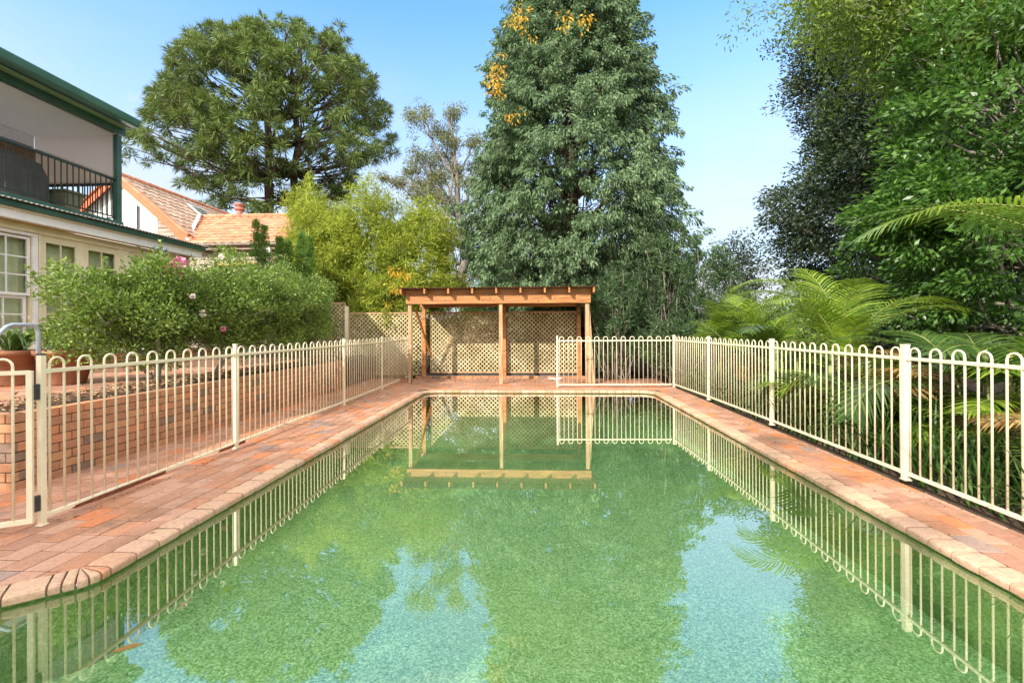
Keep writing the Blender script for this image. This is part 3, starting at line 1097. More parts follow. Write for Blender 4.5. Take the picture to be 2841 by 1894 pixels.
# ------------------------------------------------------------------ pergola shelter
pg = thing('pergola', (-1.0, 12, 0), 'orange stained timber shelter with a rusty corrugated roof at the far end of the pool', 'pergola')
FX = (-3.22, -0.90, 1.26)
for x in FX:
    mb = MB()
    mb.box(x - .045, x + .045, 11.50, 11.59, 0, 2.02)
    mb.build('post', M['timber_post'], pg, bevel=.004)
for x in (-3.17, -0.90, 1.17):
    mb = MB()
    mb.box(x - .05, x + .05, 12.74, 12.84, 0, 2.02)
    mb.build('post', M['timber'], pg, bevel=.004)
mb = MB()
mb.box(-3.30, 1.345, 11.455, 11.499, 2.02, 2.235)
bm_ = mb.build('front_beam', M['timber'], pg, bevel=.004)
mb = MB()
for x, z in ((-2.3, 2.12), (-1.35, 2.10), (-1.15, 2.15), (-.3, 2.1), (.45, 2.14), (.05, 2.07)):
    mb.tube([(x, 11.4535, z), (x, 11.456, z)], 0.017, 10)
mb.build('knot', M['barkbrown'], bm_)
mb = MB()
mb.box(-3.32, 1.36, 11.505, 11.54, 2.238, 2.375)
mb.build('inner_beam', M['timber'], pg, bevel=.004)
mb = MB()
mb.box(-3.30, 1.345, 12.845, 12.885, 2.0, 2.2)
mb.build('back_beam', M['timber'], pg, bevel=.004)
for i in range(9):
    x = -3.37 + i * 0.596
    mb = MB()
    mb.hexa([(x - .022, 11.22, 2.262), (x + .022, 11.22, 2.262), (x + .022, 13.25, 2.21), (x - .022, 13.25, 2.21),
             (x - .022, 11.22, 2.395), (x + .022, 11.22, 2.395), (x + .022, 13.25, 2.343), (x - .022, 13.25, 2.343)])
    mb.build('rafter', M['timber'], pg, bevel=.003)
mb = MB()
nx, x0, x1 = 620, -3.47, 1.50
for i in range(nx + 1):
    x = x0 + (x1 - x0) * i / nx
    z = 2.408 + 0.010 * math.sin(2 * math.pi * (x - x0) / 0.078)
    mb.v += [(x, 11.18, z), (x, 13.32, z - .053), (x, 11.18, z + .0015), (x, 13.32, z - .0515)]
for i in range(nx):
    a = i * 4
    mb.f += [(a, a + 4, a + 5, a + 1), (a + 2, a + 3, a + 7, a + 6), (a, a + 2, a + 6, a + 4)]
mb.build('corrugated_roof', M['rustroof'], pg, True)
mb = MB()
mb.bar((-3.14, 11.75, 1.92), (-2.93, 12.6, 0.62), .03, .07)
mb.build('brace', M['timber'], pg)
mb = MB()
mb.hexa([(1.235, 11.44, .02), (1.43, 11.44, .02), (1.43, 11.475, .02), (1.235, 11.475, .02), (1.27, 11.56, 2.0), (1.33, 11.56, 2.0), (1.33, 11.594, 2.0), (1.27, 11.594, 2.0)])
o = mb.build('leaning_board', M['timber_post'], None, bevel=.003)
tag(o, 'pale weathered board leaning against the right front post of the timber shelter', 'board')
mb = MB()
mb.tube([(-3.20, 11.44, 1.02), (-3.16, 11.42, 1.05), (-3.14, 11.42, .95), (-3.15, 11.43, .5), (-3.17, 11.43, .02)], 0.008, 6)
o = mb.build('hanging_cord', M['cap'], None, True)
tag(o, 'dark cord looped down the left front post of the timber shelter', 'cord')


# ------------------------------------------------------------------ lattice screens
def lattice(label, x0, x1, z0, z1, y, group='lattice panels of the back fence'):
    root = thing('lattice_panel', ((x0 + x1) / 2, y, z0), label, 'lattice panel', group)
    W_, H_ = x1 - x0, z1 - z0
    for layer, sgn in ((0, 1), (1, -1)):
        mb = MB()
        pitch, sw = 0.122, 0.044       # measured along the horizontal
        c = -H_ - pitch
        while c < W_ + H_ + pitch:
            # band between the lines  x = c + sgn*z  and  x = c + sw + sgn*z , clipped to the rectangle
            poly = [(c - 5 * sgn, -5), (c + sw - 5 * sgn, -5), (c + sw + 5 * sgn, 5), (c + 5 * sgn, 5)]
            for pl in ((0, 0, 1, 0), (W_, 0, -1, 0), (0, 0, 0, 1), (0, H_, 0, -1)):
                poly = clip(poly, *pl)
                if len(poly) < 3:
                    break
            if len(poly) >= 3:
                yy = y + layer * 0.0092
                mb.prism([(x0 + p[0], yy, z0 + p[1]) for p in poly], (0, 0.008, 0))
            c += pitch
        mb.build('slats', M['lattice'], root)
    mb = MB()
    mb.box(x0 - .01, x1 + .01, y - .012, y - .001, z1 - .035, z1 + .012)
    mb.build('top_rail', M['timber_post'], root)
    mb = MB()
    mb.box(x0 - .01, x1 + .01, y - .012, y - .001, z0 - .012, z0 + .028)
    mb.build('bottom_rail', M['timber_post'], root)
    for x in (x0, x1):
        mb = MB()
        mb.box(x - .012, x + .018, y - .012, y - .001, z0 + .03, z1 - .037)
        mb.build('side_rail', M['timber_post'], root)


LY = 12.92
lattice('tall pale lattice panel beside the hedge at the left end of the back fence', -6.45, -5.50, .67, 2.16, LY + .02)
lattice('pale lattice panel of the back fence between its cream post and the shelter', -5.36, -3.24, .10, 1.86, LY)
lattice('lattice panel behind the left bay of the timber shelter', -3.02, -0.97, .15, 1.86, LY)
lattice('lattice panel behind the right bay of the timber shelter', -0.83, 1.13, .15, 1.86, LY)
mb = MB()
mb.box(-5.48, -5.385, 12.83, 12.92, 0, 2.05)
tag(mb.build('fence_post', M['cream'], bevel=.003), 'tall pale post between the two left lattice panels', 'fence post')
mb = MB()
mb.box(-3.4, 1.2, 12.95, 12.985, -.1, .15)
tag(mb.build('plinth_board', M['plinth'], bevel=.003), 'dark board under the lattice behind the shelter', 'board')
mb = MB()
pts = [(0.32 + .36 * t / 8, 12.35 + .02 * math.sin(t), .03 + .02 * abs(t / 4 - 1)) for t in range(9)]
mb.tube(pts, .022, 8)
tag(mb.build('pool_hose', M['white'], None, True), 'short white curved piece of hose on the deck near the lattice', 'hose')


def rock(c, s, label):
    mb = MB()
    n = 7
    for j in range(n):
        for k in range(12):
            th, ph = math.pi * j / (n - 1), 2 * math.pi * k / 12
            r = 1 + rnd.uniform(-.16, .16)
            mb.v.append((c[0] + s[0] * r * math.sin(th) * math.cos(ph), c[1] + s[1] * r * math.sin(th) * math.sin(ph), c[2] + s[2] * r * math.cos(th)))
    for j in range(n - 1):
        for k in range(12):
            mb.f.append((j * 12 + k, (j + 1) * 12 + k, (j + 1) * 12 + (k + 1) % 12, j * 12 + (k + 1) % 12))
    tag(mb.build('rock', M['rock'], None), label, 'rock', 'rocks at the foot of the lattice')


rock((0.22, 13.2, .1), (.17, .12, .1), 'pale rock behind the right lattice panel near the white hose')
rock((-1.2, 13.2, .06), (.12, .1, .06), 'small pale rock behind the lattice left of the middle shelter post')
rock((-0.1, 13.25, .06), (.12, .1, .07), 'small pale rock behind the lattice right of the middle shelter post')

# soil banks behind the fence and to the right of the pool
mb = MB()
mb.box(3.22, 14, -3, 30, -0.2, -0.06)
tag(mb.build('garden_bed', M['soil']), kind='structure')

# ------------------------------------------------------------------ house on the left
hs = thing('house', (-12, 4, 0), 'two storey house with cream ground floor, balcony and green trim at the left', 'house')
FXW = -9.0


def part(name, mat, *boxes, parent=hs, bevel=0.0, smooth=False):
    mb = MB()
    for b in boxes:
        mb.box(*b)
    return mb.build(name, mat, parent, smooth, bevel)


Y_END = 11.45
ops = [(5.55, 7.72, 1.05, 3.07), (7.86, 8.62, .93, 3.12), (8.66, 9.46, .93, 3.12), (9.66, 10.40, .93, 3.10), (10.44, 11.2, .93, 3.10)]
# ground floor wall pieces round the openings
wb = []
cur = 5.0
for a, b, z0, z1 in ops:
    if a - cur > 0.005:
        wb.append((FXW - .12, FXW, cur, a, TZ, 3.28))
    wb.append((FXW - .12, FXW, a, b, z1, 3.28))
    wb.append((FXW - .12, FXW, a, b, TZ, z0))
    cur = b
wb.append((FXW - .12, FXW, cur, Y_END, TZ, 3.28))
part('wall', M['offwhite'], *wb)
part('side_wall', M['offwhite'], (-18, FXW - .125, Y_END - .12, Y_END - .003, TZ, 3.28))
part('room_back', M['dark'], (-10.6, -10.5, 5.0, Y_END - .13, TZ, 3.2))
part('room_floor', M['dark'], (-10.5, FXW - .13, 5.0, Y_END - .13, TZ, TZ + .1))
part('ceiling', M['dark'], (-10.5, FXW - .13, 5.0, Y_END - .13, 3.22, 3.27))
part('cornice', M['offwhite'], (FXW + .002, FXW + .035, 5.0, Y_END, 3.14, 3.19), bevel=.004)


def sash(name, y0, y1, z0, z1, cols, rows, x=FXW - .03, fr=.045, label=None):
    mb = MB()
    mb.box(x - .02, x + .02, y0, y0 + fr, z0, z1)
    mb.box(x - .02, x + .02, y1 - fr, y1, z0, z1)
    mb.box(x - .02, x + .02, y0 + fr, y1 - fr, z1 - fr, z1)
    mb.box(x - .02, x + .02, y0 + fr, y1 - fr, z0, z0 + fr)
    f = mb.build('glazed_door' if label == 'door' else 'window', M['white'] if label != 'door' else M['offwhite'], hs, bevel=.003)
    mb = MB()
    for i in range(1, cols):
        yy = y0 + fr + (y1 - y0 - 2 * fr) * i / cols
        mb.box(x - .012, x + .012, yy - .011, yy + .011, z0 + fr, z1 - fr)
    for j in range(1, rows):
        zz = z0 + fr + (z1 - z0 - 2 * fr) * j / rows
        mb.box(x - .010, x + .0135, y0 + fr, y1 - fr, zz - .011, zz + .011)
    mb.build('glazing_bars', M['white'] if label != 'door' else M['offwhite'], f)
    mb = MB()
    mb.box(x - .003, x + .003, y0 + fr, y1 - fr, z0 + fr, z1 - fr)
    mb.build('pane', M['glass'], f)
    return f


# first window: two double-hung pairs
for (a, b) in ((5.58, 6.62), (6.66, 7.70)):
    sash('window', a, b, 2.01, 3.05, 3, 3)
    sash('window', a + .03, b - .03, 1.08, 2.00, 3, 3, x=FXW - .075)
part('window_sill', M['white'], (FXW + .002, FXW + .07, 5.5, 7.75, 1.00, 1.045), bevel=.004)
part('window_jamb', M['white'], (FXW + .002, FXW + .03, 7.722, 7.80, 1.05, 3.12), (FXW + .002, FXW + .03, 5.5, 5.54, 1.05, 3.12), (FXW + .002, FXW + .03, 5.54, 7.722, 3.07, 3.12), bevel=.003)
for (a, b, z0, z1) in ops[1:]:
    sash('door', a, b, z0, z1, 2, 6, fr=.11, label='door')
for ja, jb in ((7.815, 7.855), (9.47, 9.65)):
    part('door_jamb', M['offwhite'], (FXW + .002, FXW + .025, ja, jb, TZ + .26, 3.135))
# hanging vertical blinds behind the glass
mb = MB()
y = 5.5
while y < 11.3:
    a = rnd.uniform(-.02, .02)
    mb.hexa([(FXW - .26 + a, y, 1.0), (FXW - .20 + a, y + .10, 1.0), (FXW - .203 + a, y + .101, 1.0), (FXW - .263 + a, y + .001, 1.0),
             (FXW - .26 + a, y, 3.15), (FXW - .20 + a, y + .10, 3.15), (FXW - .203 + a, y + .101, 3.15), (FXW - .263 + a, y + .001, 3.15)])
    y += .108
mb.build('vertical_blinds', M['curtain'], hs)
# eave of the ground floor: white beam, green fascia, corrugated roof
part('eave_beam', M['white'], (-8.80, -8.745, 5.0, Y_END + .1, 3.27, 3.44), bevel=.004)
part('soffit', M['offwhite'], (FXW + .003, -8.80, 5.0, Y_END + .1, 3.285, 3.30))
part('eave_strip', M['offwhite'], (-8.742, -8.70, 5.0, Y_END + .12, 3.425, 3.45))
part('fascia', M['green'], (-8.744, -8.66, 5.0, Y_END + .14, 3.452, 3.545), bevel=.004)
mb = MB()
ny = 1500
y0, y1 = 5.0, Y_END + .35
for i in range(ny + 1):
    y = y0 + (y1 - y0) * i / ny
    z = 3.572 + 0.011 * math.sin(2 * math.pi * y / 0.085)
    mb.v += [(-8.60, y, z), (-9.3, y, z + .12), (-8.60, y, z + .002), (-9.3, y, z + .122)]
for i in range(ny):
    a = i * 4
    mb.f += [(a, a + 1, a + 5, a + 4), (a + 2, a + 6, a + 7, a + 3), (a, a + 4, a + 6, a + 2)]
mb.build('eave_roof', M['roof_sheet'], hs, True)
part('lower_roof', M['roof_sheet'], (-18, -11.2, 9.70, Y_END + .3, 3.62, 3.70))

# balcony
BY = 9.62
part('balcony_deck_boards', M['planter'], (-11.2, -9.2, 5.0, BY - .1, 3.767, 3.775))
part('balcony_floor', M['green'], (-11.2, -9.06, 5.0, BY, 3.60, 3.765), bevel=.004)
part('balcony_soffit_post', M['green'], (-9.16, -9.05, 9.46, 9.57, 3.50, 5.64), bevel=.004)
part('roof_beam', M['green'], (-9.16, -9.04, 5.0, 9.66, 5.66, 5.83), bevel=.004)
part('balcony_ceiling', M['ceiling'], (-11.2, -9.165, 5.0, 9.6, 5.67, 5.70))
part('fascia_strip', M['green_lt'], (-9.035, -8.80, 5.0, 9.62, 5.80, 5.83))
# gutter profile
mb = MB()
gp = [(-8.80, 5.83), (-8.80, 5.80), (-8.66, 5.80), (-8.62, 5.83), (-8.60, 5.88), (-8.585, 5.93), (-8.60, 5.93), (-8.64, 5.86), (-8.68, 5.825)]
mb.prism([(x, 5.0, z) for x, z in gp], (0, 4.55, 0))
mb.build('gutter', M['gutter'], hs)
part('gutter_fascia', M['gutter'], (-8.84, -8.80, 5.0, 9.55, 5.80, 5.97))
mb = MB()
mb.hexa([(-8.62, 5.0, 5.945), (-8.62, 9.6, 5.945), (-12.5, 9.6, 6.75), (-12.5, 5.0, 6.75), (-8.62, 5.0, 5.97), (-8.62, 9.6, 5.97), (-12.5, 9.6, 6.78), (-12.5, 5.0, 6.78)])
mb.hexa([(-16.5, 5.0, 5.945), (-16.5, 9.6, 5.945), (-12.5, 9.6, 6.75), (-12.5, 5.0, 6.75), (-16.5, 5.0, 5.97), (-16.5, 9.6, 5.97), (-12.5, 9.6, 6.78), (-12.5, 5.0, 6.78)])
mb.build('roof', M['gutter'], hs)
part('upper_wall', M['redbrick'], (-16.2, -11.0, 5.2, 9.49, 3.3, 5.66))
part('lower_body', M['offwhite'], (-17.9, -10.62, 5.0, 9.6, TZ, 3.25))
# railing along the front and round the end
mb = MB()
mb.bar((-9.1, 5.0, 4.655), (-9.1, 9.46, 4.655), .045, .03)
mb.bar((-9.1, 9.52, 4.61), (-11.0, 9.52, 4.61), .03, .03)
mb.build('top_rail', M['rail'], hs)
mb = MB()
mb.bar((-9.1, 5.0, 3.84), (-9.1, 9.46, 3.84), .02, .025)
mb.bar((-9.1, 9.52, 3.84), (-11.0, 9.52, 3.84), .02, .025)
mb.build('bottom_rail', M['rail'], hs)
bal = MB()
bal.box(-.008, .008, -.008, .008, 0, .80)
bme = bpy.data.meshes.new('baluster')
bme.from_pydata(bal.v, [], bal.f)
bme.materials.append(M['rail'])
pos = [(-9.1, 9.36 - .115 * i) for i in range(34)] + [(-9.22 - .115 * i, 9.52) for i in range(15)]
for p in pos:
    o = bpy.data.objects.new('baluster', bme)
    col.objects.link(o)
    o.parent = hs
    o.location = (p[0] + 12, p[1] - 4, 3.845)
# blinds
part('end_blind', M['blind'], (-10.995, -9.17, 9.500, 9.504, 4.60, 5.665))
part('blind_bar', M['darktube'], (-10.97, -9.17, 9.485, 9.52, 4.54, 4.595))
part('front_screen', M['screen'], (-9.128, -9.125, 5.05, 9.45, 4.72, 5.65))
mb = MB()
mb.tube([(-9.127, 5.05, 4.70), (-9.127, 9.48, 4.66)], .03, 10)
mb.build('screen_bar', M['darktube'], hs, True)
# floodlight under the eave
mb = MB()
mb.tube([(-8.70, 10.05, 3.26), (-8.66, 10.05, 3.22), (-8.60, 10.0, 3.22)], .02, 8)
fl = mb.build('floodlight', M['cap'], hs, True)
for yy in (9.93, 10.12):
    mb = MB()
    mb.tube([(-8.64, yy, 3.24), (-8.60, yy - .01, 3.235), (-8.52, yy - .04, 3.22), (-8.50, yy - .045, 3.215)], [.03, .05, .062, .062], 12)
    mb.build('lamp_head', M['galv'], fl, True)

# things standing on the balcony
mb = MB()
pts = []
for j, (zz, s_) in enumerate(((3.77, 1.0), (4.1, .96), (4.45, .90), (4.72, .72), (4.80, .35))):
    for k in range(20):
        a = 2 * math.pi * k / 20
        r = s_ * (1 + .07 * math.sin(5 * a + j))
        cxx = max(-1, min(1, 1.35 * math.cos(a)))
        cyy = max(-1, min(1, 1.35 * math.sin(a)))
        mb.v.append((-10.1 + .38 * r * cxx, 8.05 + .75 * r * cyy, zz))
for j in range(4):
    for k in range(20):
        k2 = (k + 1) % 20
        mb.f.append((j * 20 + k, j * 20 + k2, (j + 1) * 20 + k2, (j + 1) * 20 + k))
mb.f.append(tuple(80 + k for k in range(20)))
tag(mb.build('covered_barbecue', M['cover'], None, True), 'barbecue under a dark grey cloth cover behind the balcony railing', 'barbecue')


def planterbox(c, sx, sy, sz, label):
    r = thing('planter_box', (c[0], c[1], c[2]), label, 'planter', 'planters on the balcony')
    mb = MB()
    mb.hexa([(c[0] - sx * .8, c[1] - sy * .8, c[2]), (c[0] + sx * .8, c[1] - sy * .8, c[2]), (c[0] + sx * .8, c[1] + sy * .8, c[2]), (c[0] - sx * .8, c[1] + sy * .8, c[2]),
             (c[0] - sx, c[1] - sy, c[2] + sz), (c[0] + sx, c[1] - sy, c[2] + sz), (c[0] + sx, c[1] + sy, c[2] + sz), (c[0] - sx, c[1] + sy, c[2] + sz)])
    mb.build('box', M['planter'], r, bevel=.01)
    mb = MB()
    mb.box(c[0] - sx - .03, c[0] + sx + .03, c[1] - sy - .03, c[1] + sy + .03, c[2] + sz + .002, c[2] + sz + .05)
    mb.build('rim', M['planter'], r, bevel=.008)


planterbox((-10.0, 9.2, 3.96), .26, .2, .32, 'taller olive planter box nearest the corner post of the balcony')
planterbox((-10.55, 9.2, 3.90), .22, .2, .26, 'lower olive planter box beside the covered barbecue on the balcony')
mb = MB()
mb.box(-10.85, -9.55, 9.0, 9.42, 3.87, 3.90)
mb.box(-10.8, -10.74, 9.02, 9.40, 3.766, 3.87)
mb.box(-9.65, -9.60, 9.02, 9.40, 3.766, 3.87)
tag(mb.build('low_bench', M['planter'], None, bevel=.004), 'low bench under the two planters on the balcony', 'bench')

# handrail of the terrace steps
hr = thing('handrail', (-5.2, 4.5, TZ), 'bent galvanised pipe handrail at the top of the terrace steps at the far left', 'handrail')
mb = MB()
mb.tube([(-5.20, 4.52, TZ), (-5.20, 4.52, 1.36), (-5.20, 4.50, 1.415), (-5.20, 4.46, 1.44), (-5.20, 4.28, 1.44), (-5.20, 4.23, 1.42), (-5.20, 4.19, 1.38), (-5.20, 3.35, .42)], .021, 12)
mb.build('pipe', M['galv'], hr, True)
mb = MB()
mb.tube([(-5.20, 4.52, TZ - .02), (-5.20, 4.52, TZ + .012)], .05, 14)
mb.build('flange', M['galv'], hr)


def pot(c, r, h, label, leaves, seed=0):
    root = thing('potted_plant', c, label, 'potted plant', 'potted plants on the terrace')
    mb = MB()
    mb.tube([(c[0], c[1], c[2]), (c[0], c[1], c[2] + .02), (c[0], c[1], c[2] + h * .86), (c[0], c[1], c[2] + h * .865), (c[0], c[1], c[2] + h)], [r * .70, r * .72, r * .98, r * 1.06, r * 1.08], 28)
    mb.build('pot', M['terracotta'], root, True)
    mb = MB()
    for i in range(leaves):
        a = rnd.random() * 2 * math.pi
        L = rnd.uniform(.45, .85)
        p0 = Vector((c[0] + .35 * r * math.cos(a) * rnd.random(), c[1] + .35 * r * math.sin(a), c[2] + h))
        d = Vector((math.cos(a), math.sin(a), 0))
        sd = Vector((-math.sin(a), math.cos(a), 0))
        k = rnd.uniform(.45, 1.0)
        prev = None
        base = len(mb.v)
        for j in range(9):
            t = j / 8
            p = p0 + d * (L * k * t) + Vector((0, 0, L * (1.25 * t - (.6 + k) * t * t * .85)))
            wd = .022 * (1 - t ** 3) + .001
            mb.v += [tuple(p - sd * wd), tuple(p + Vector((0, 0, -.006))), tuple(p + sd * wd)]
        for j in range(8):
            q = base + j * 3
            mb.f += [(q, q + 1, q + 4, q + 3), (q + 1, q + 2, q + 5, q + 4)]
    mb.build('strap_leaves', M['l_strap'], root, True)


pot((-6.95, 5.75, TZ), .30, .46, 'large terracotta pot of strap leaved plants at the far left below the window', 46)
pot((-6.35, 5.85, TZ), .30, .46, 'terracotta pot of strap leaved plants partly behind the handrail post', 46)
pot((-7.2, 8.0, TZ), .16, .30, 'small terracotta pot half hidden behind the hedge', 16)

# ------------------------------------------------------------------ neighbouring house with tiled roofs
nh = thing('house', (-13, 18, 0), 'neighbouring weatherboard house with faded terracotta tiled roofs and orange barge boards', 'house')


def tiles(name, o, u, v, nu, nv, tu, tv, mat, parent, cut=None):
    """o = lower corner, u along the eave, v up the slope (unit vectors); real overlapping tiles"""
    o, u, v = Vector(o), Vector(u).normalized(), Vector(v).normalized()
    n = u.cross(v).normalized()
    if n.z < 0:
        n = -n
    mb = MB()
    prf = [(0, .020), (.12, .028), (.25, .018), (.38, .0), (.62, .0), (.75, .012), (.88, .024), (1.0, .020)]
    for r in range(nv):
        for c in range(nu):
            jz = rnd.uniform(-.004, .004)
            jv = rnd.uniform(-.008, .008)
            p0 = o + u * (c * tu) + v * (r * tv)
            if cut and not cut(p0 + u * tu / 2):
                continue
            b = len(mb.v)
            for (f, hgt) in prf:
                q = p0 + u * (f * tu * .985)
                mb.v.append(tuple(q + v * jv + n * (hgt + .030 + jz)))
                mb.v.append(tuple(q + v * (tv * 1.06) + n * (hgt + .004 + jz)))
                mb.v.append(tuple(q + v * jv + n * (hgt + .008 + jz)))
            for i in range(len(prf) - 1):
                a = b + i * 3
                mb.f.append((a, a + 3, a + 4, a + 1))
                mb.f.append((a + 2, a + 5, a + 3, a))
    return mb.build(name, mat, parent)


AX, AZ, GY = -15.20, 7.08, 16.0
RE, LE, EZ = -12.45, -17.95, 4.78
RLEN = 8.2
sl_r = Vector((AX - RE, 0, AZ - EZ))
Lr = sl_r.length
tiles('roof', (RE, GY - .12, EZ), (0, 1, 0), sl_r, 27, 11, .305, Lr / 11, M['tile_pale'], nh)
sl_l = Vector((AX - LE, 0, AZ - EZ))
tiles('roof', (LE, GY - .12, EZ), (0, 1, 0), sl_l, 27, 11, .305, Lr / 11, M['tile_pale'], nh)
mb = MB()
mb.prism([(RE + .02, GY - .1, EZ - .05), (AX, GY - .1, AZ - .03), (LE - .02, GY - .1, EZ - .05), (LE - .02, GY - .1, EZ - .10), (AX, GY - .1, AZ - .08), (RE + .02, GY - .1, EZ - .10)], (0, RLEN, 0))
mb.build('roof_lining', M['dark'], nh)
mb = MB()
for k in range(26):
    y = GY - .1 + k * .32
    mb.tube([(AX, y, AZ + .035), (AX, y + .3, AZ + .035)], [.10, .09], 8)
mb.build('ridge_caps', M['tile'], nh)
# gable wall: white vertical boards, weathered boards at the right
def gz(x):
    return AZ - .12 - abs(x - AX) * (AZ - EZ) / (AX - LE)


mb = MB()
x = -17.7
while x < -13.80:
    x1 = min(x + .185, -13.80)
    mb.prism([(x, GY + .03, TZ), (x1 - .008, GY + .03, TZ), (x1 - .008, GY + .03, gz(x1)), (x, GY + .03, gz(x))], (0, .03, 0))
    x += .185
mb.build('gable_boards', M['white'], nh)
part('gable_backing', M['dark'], (-17.7, -12.62, GY + .065, GY + .09, TZ, 4.6), parent=nh)


def weatherboards(name, a, b, z0, z1f, mat, parent, bh=.16, outn=(0, -1)):
    a, b = Vector(a), Vector(b)
    d = (b - a)
    L = d.length
    d.normalize()
    nn = Vector(outn)
    mb = MB()
    z = z0
    while True:
        # clip each board against the roof line by sampling
        n = 24
        run = [z1f(a + d * (L * i / n)) > z + bh * .5 for i in range(n + 1)]
        if not any(run):
            break
        i0, i1 = run.index(True), n - run[::-1].index(True)
        p, q = a + d * (L * i0 / n), a + d * (L * i1 / n)
        j = rnd.uniform(-.003, .003)
        mb.hexa([(p.x, p.y, z), (q.x, q.y, z), (q.x - nn.x * .03, q.y - nn.y * .03, z), (p.x - nn.x * .03, p.y - nn.y * .03, z),
                 (p.x - nn.x * .018, p.y - nn.y * .018, z + bh - .004 + j), (q.x - nn.x * .018, q.y - nn.y * .018, z + bh - .004 + j),
                 (q.x - nn.x * .03, q.y - nn.y * .03, z + bh - .004 + j), (p.x - nn.x * .03, p.y - nn.y * .03, z + bh - .004 + j)])
        z += bh
    return mb.build(name, mat, parent)


weatherboards('gable_weatherboards', (-13.79, GY + .02), (-12.65, GY + .02), TZ, lambda p: gz(p.x), M['weather'], nh)
# barge boards with the swept foot
mb = MB()
pr = [(AX, AZ + .02), (RE - .5, EZ + .42 + .02), (RE - .2, EZ + .20), (RE - .02, EZ - .02), (RE + .12, EZ - .02), (RE + .12, EZ - .38), (RE - .26, EZ - .38), (RE - .34, EZ - .18), (RE - .62, EZ + .16), (AX, AZ - .28)]
mb.prism([(x, GY - .20, z) for x, z in pr], (0, .045, 0))
mb.build('barge_board', M['orange'], nh)
mb = MB()
mb.prism([(AX - .002, GY - .20, AZ + .02), (AX - .002, GY - .20, AZ - .28), (LE, GY - .20, EZ - .28), (LE, GY - .20, EZ + .02)], (0, .045, 0))
mb.build('barge_board', M['orange'], nh)
mb = MB()
for i in range(12):
    for s_ in (1, -1):
        t0, t1 = i / 12, (i + 1) / 12
        xe = RE if s_ == 1 else LE
        a = Vector((AX + (xe - AX) * t0, GY - .17, AZ + (EZ - AZ) * t0 + .05))
        b = Vector((AX + (xe - AX) * t1 * 1.0, GY - .17, AZ + (EZ - AZ) * t1 + .05))
        mb.bar(a, b, .17, .05)
mb.build('verge_tiles', M['tile'], nh)
mb = MB()
mb.tube([(-14.52, GY - .02, TZ + 3), (-14.52, GY - .02, 5.95)], .03, 8)
mb.build('vent_pipe', M['cap'], nh)
# skylight on the right slope
up = sl_r.normalized()
nn_ = Vector((up.z, 0, -up.x))
if nn_.z < 0:
    nn_ = -nn_
skb = Vector((RE, GY + 2.5, EZ)) + up * 1.75 + nn_ * .05
mb = MB()
yv = Vector((0, 1, 0))
p = [skb, skb + yv * .8, skb + yv * .8 + up * 1.15, skb + up * 1.15]
mb.hexa([tuple(q) for q in p] + [tuple(q + nn_ * .07) for q in p])
sk = mb.build('skylight', M['lead'], nh)
mb = MB()
c4 = [q + nn_ * .074 for q in p]
cc = sum(c4, Vector()) / 4
c4 = [cc + (q - cc) * .82 for q in c4]
mb.poly(c4)
mb.build('pane', M['glass'], sk)
# low wing with its own roof
WE, WR, WY0, WY1, WZ0, WZ1 = -13.3, -8.78, 15.45, 18.2, 4.42, 6.02
slw = Vector((0, WY1 - WY0, WZ1 - WZ0))


def keep(p):
    # the wing's tiles stop where the main slope rises above them
    main = EZ + (RE - p.x) * (AZ - EZ) / (RE - AX)
    return p.x > RE - .05 or p.z > main - .12


tiles('wing_roof', (-14.6, WY0, WZ0), (1, 0, 0), slw, int((WR + 14.6) / .305) + 0, 10, .305, slw.length / 10, M['tile'], nh, keep)
mb = MB()
mb.hexa([(RE - .0, WY0 + .02, WZ0 - .04), (WR - .02, WY0 + .02, WZ0 - .04), (WR - .02, WY1, WZ1 - .04), (-13.6, WY1, WZ1 - .04),
         (RE - .0, WY0 + .02, WZ0 - .01), (WR - .02, WY0 + .02, WZ0 - .01), (WR - .02, WY1, WZ1 - .01), (-13.6, WY1, WZ1 - .01)])
mb.hexa([(-13.6, WY1, WZ1 - .04), (WR, WY1, WZ1 - .04), (WR, WY1 + 2.7, WZ0), (-13.6, WY1 + 2.7, WZ0),
         (-13.6, WY1, WZ1 + .02), (WR, WY1, WZ1 + .02), (WR, WY1 + 2.7, WZ0 + .05), (-13.6, WY1 + 2.7, WZ0 + .05)])
mb.build('wing_roof_lining', M['dark'], nh)
mb = MB()
for k in range(15):
    x = -13.75 + k * .34
    if x > WR - .3:
        break
    mb.tube([(x, WY1, WZ1 + .05), (x + .32, WY1, WZ1 + .05)], [.10, .09], 8)
mb.build('wing_ridge_caps', M['tile'], nh)
mb = MB()
mb.prism([(RE - .05, WY0 + .25, WZ0 + .22), (RE + .10, WY0 + .25, WZ0 + .16), (RE - 1.25, WY1 - .1, WZ1 + .12), (RE - 1.4, WY1 - .1, WZ1 + .14)], (0, 0, .03))
mb.build('flashing', M['lead'], nh)
part('wing_gutter', M['barkgrey'], (-13.0, WR + .02, WY0 - .10, WY0 - .0, WZ0 - .08, WZ0 + .0), parent=nh, bevel=.01)
part('wing_fascia', M['flue'], (-13.0, WR, WY0 + .003, WY0 + .03, WZ0 - .14, WZ0 - .01), parent=nh)
part('wing_soffit', M['weather'], (-12.9, WR - .25, WY0 + .03, WY0 + .36, WZ0 - .20, WZ0 - .17), parent=nh)
weatherboards('wing_front_boards', (-12.85, WY0 + .34), (-9.1, WY0 + .34), TZ, lambda p: WZ0 - .22, M['weather'], nh, .18)
weatherboards('wing_end_boards', (-9.06, WY0 + .35), (-9.06, WY1 + 2.4), TZ, lambda p: WZ0 - .1 + (1.55 - abs(p.y - WY1) * 1.55 / 2.75), M['weather'], nh, .18, (1, 0))
mb = MB()
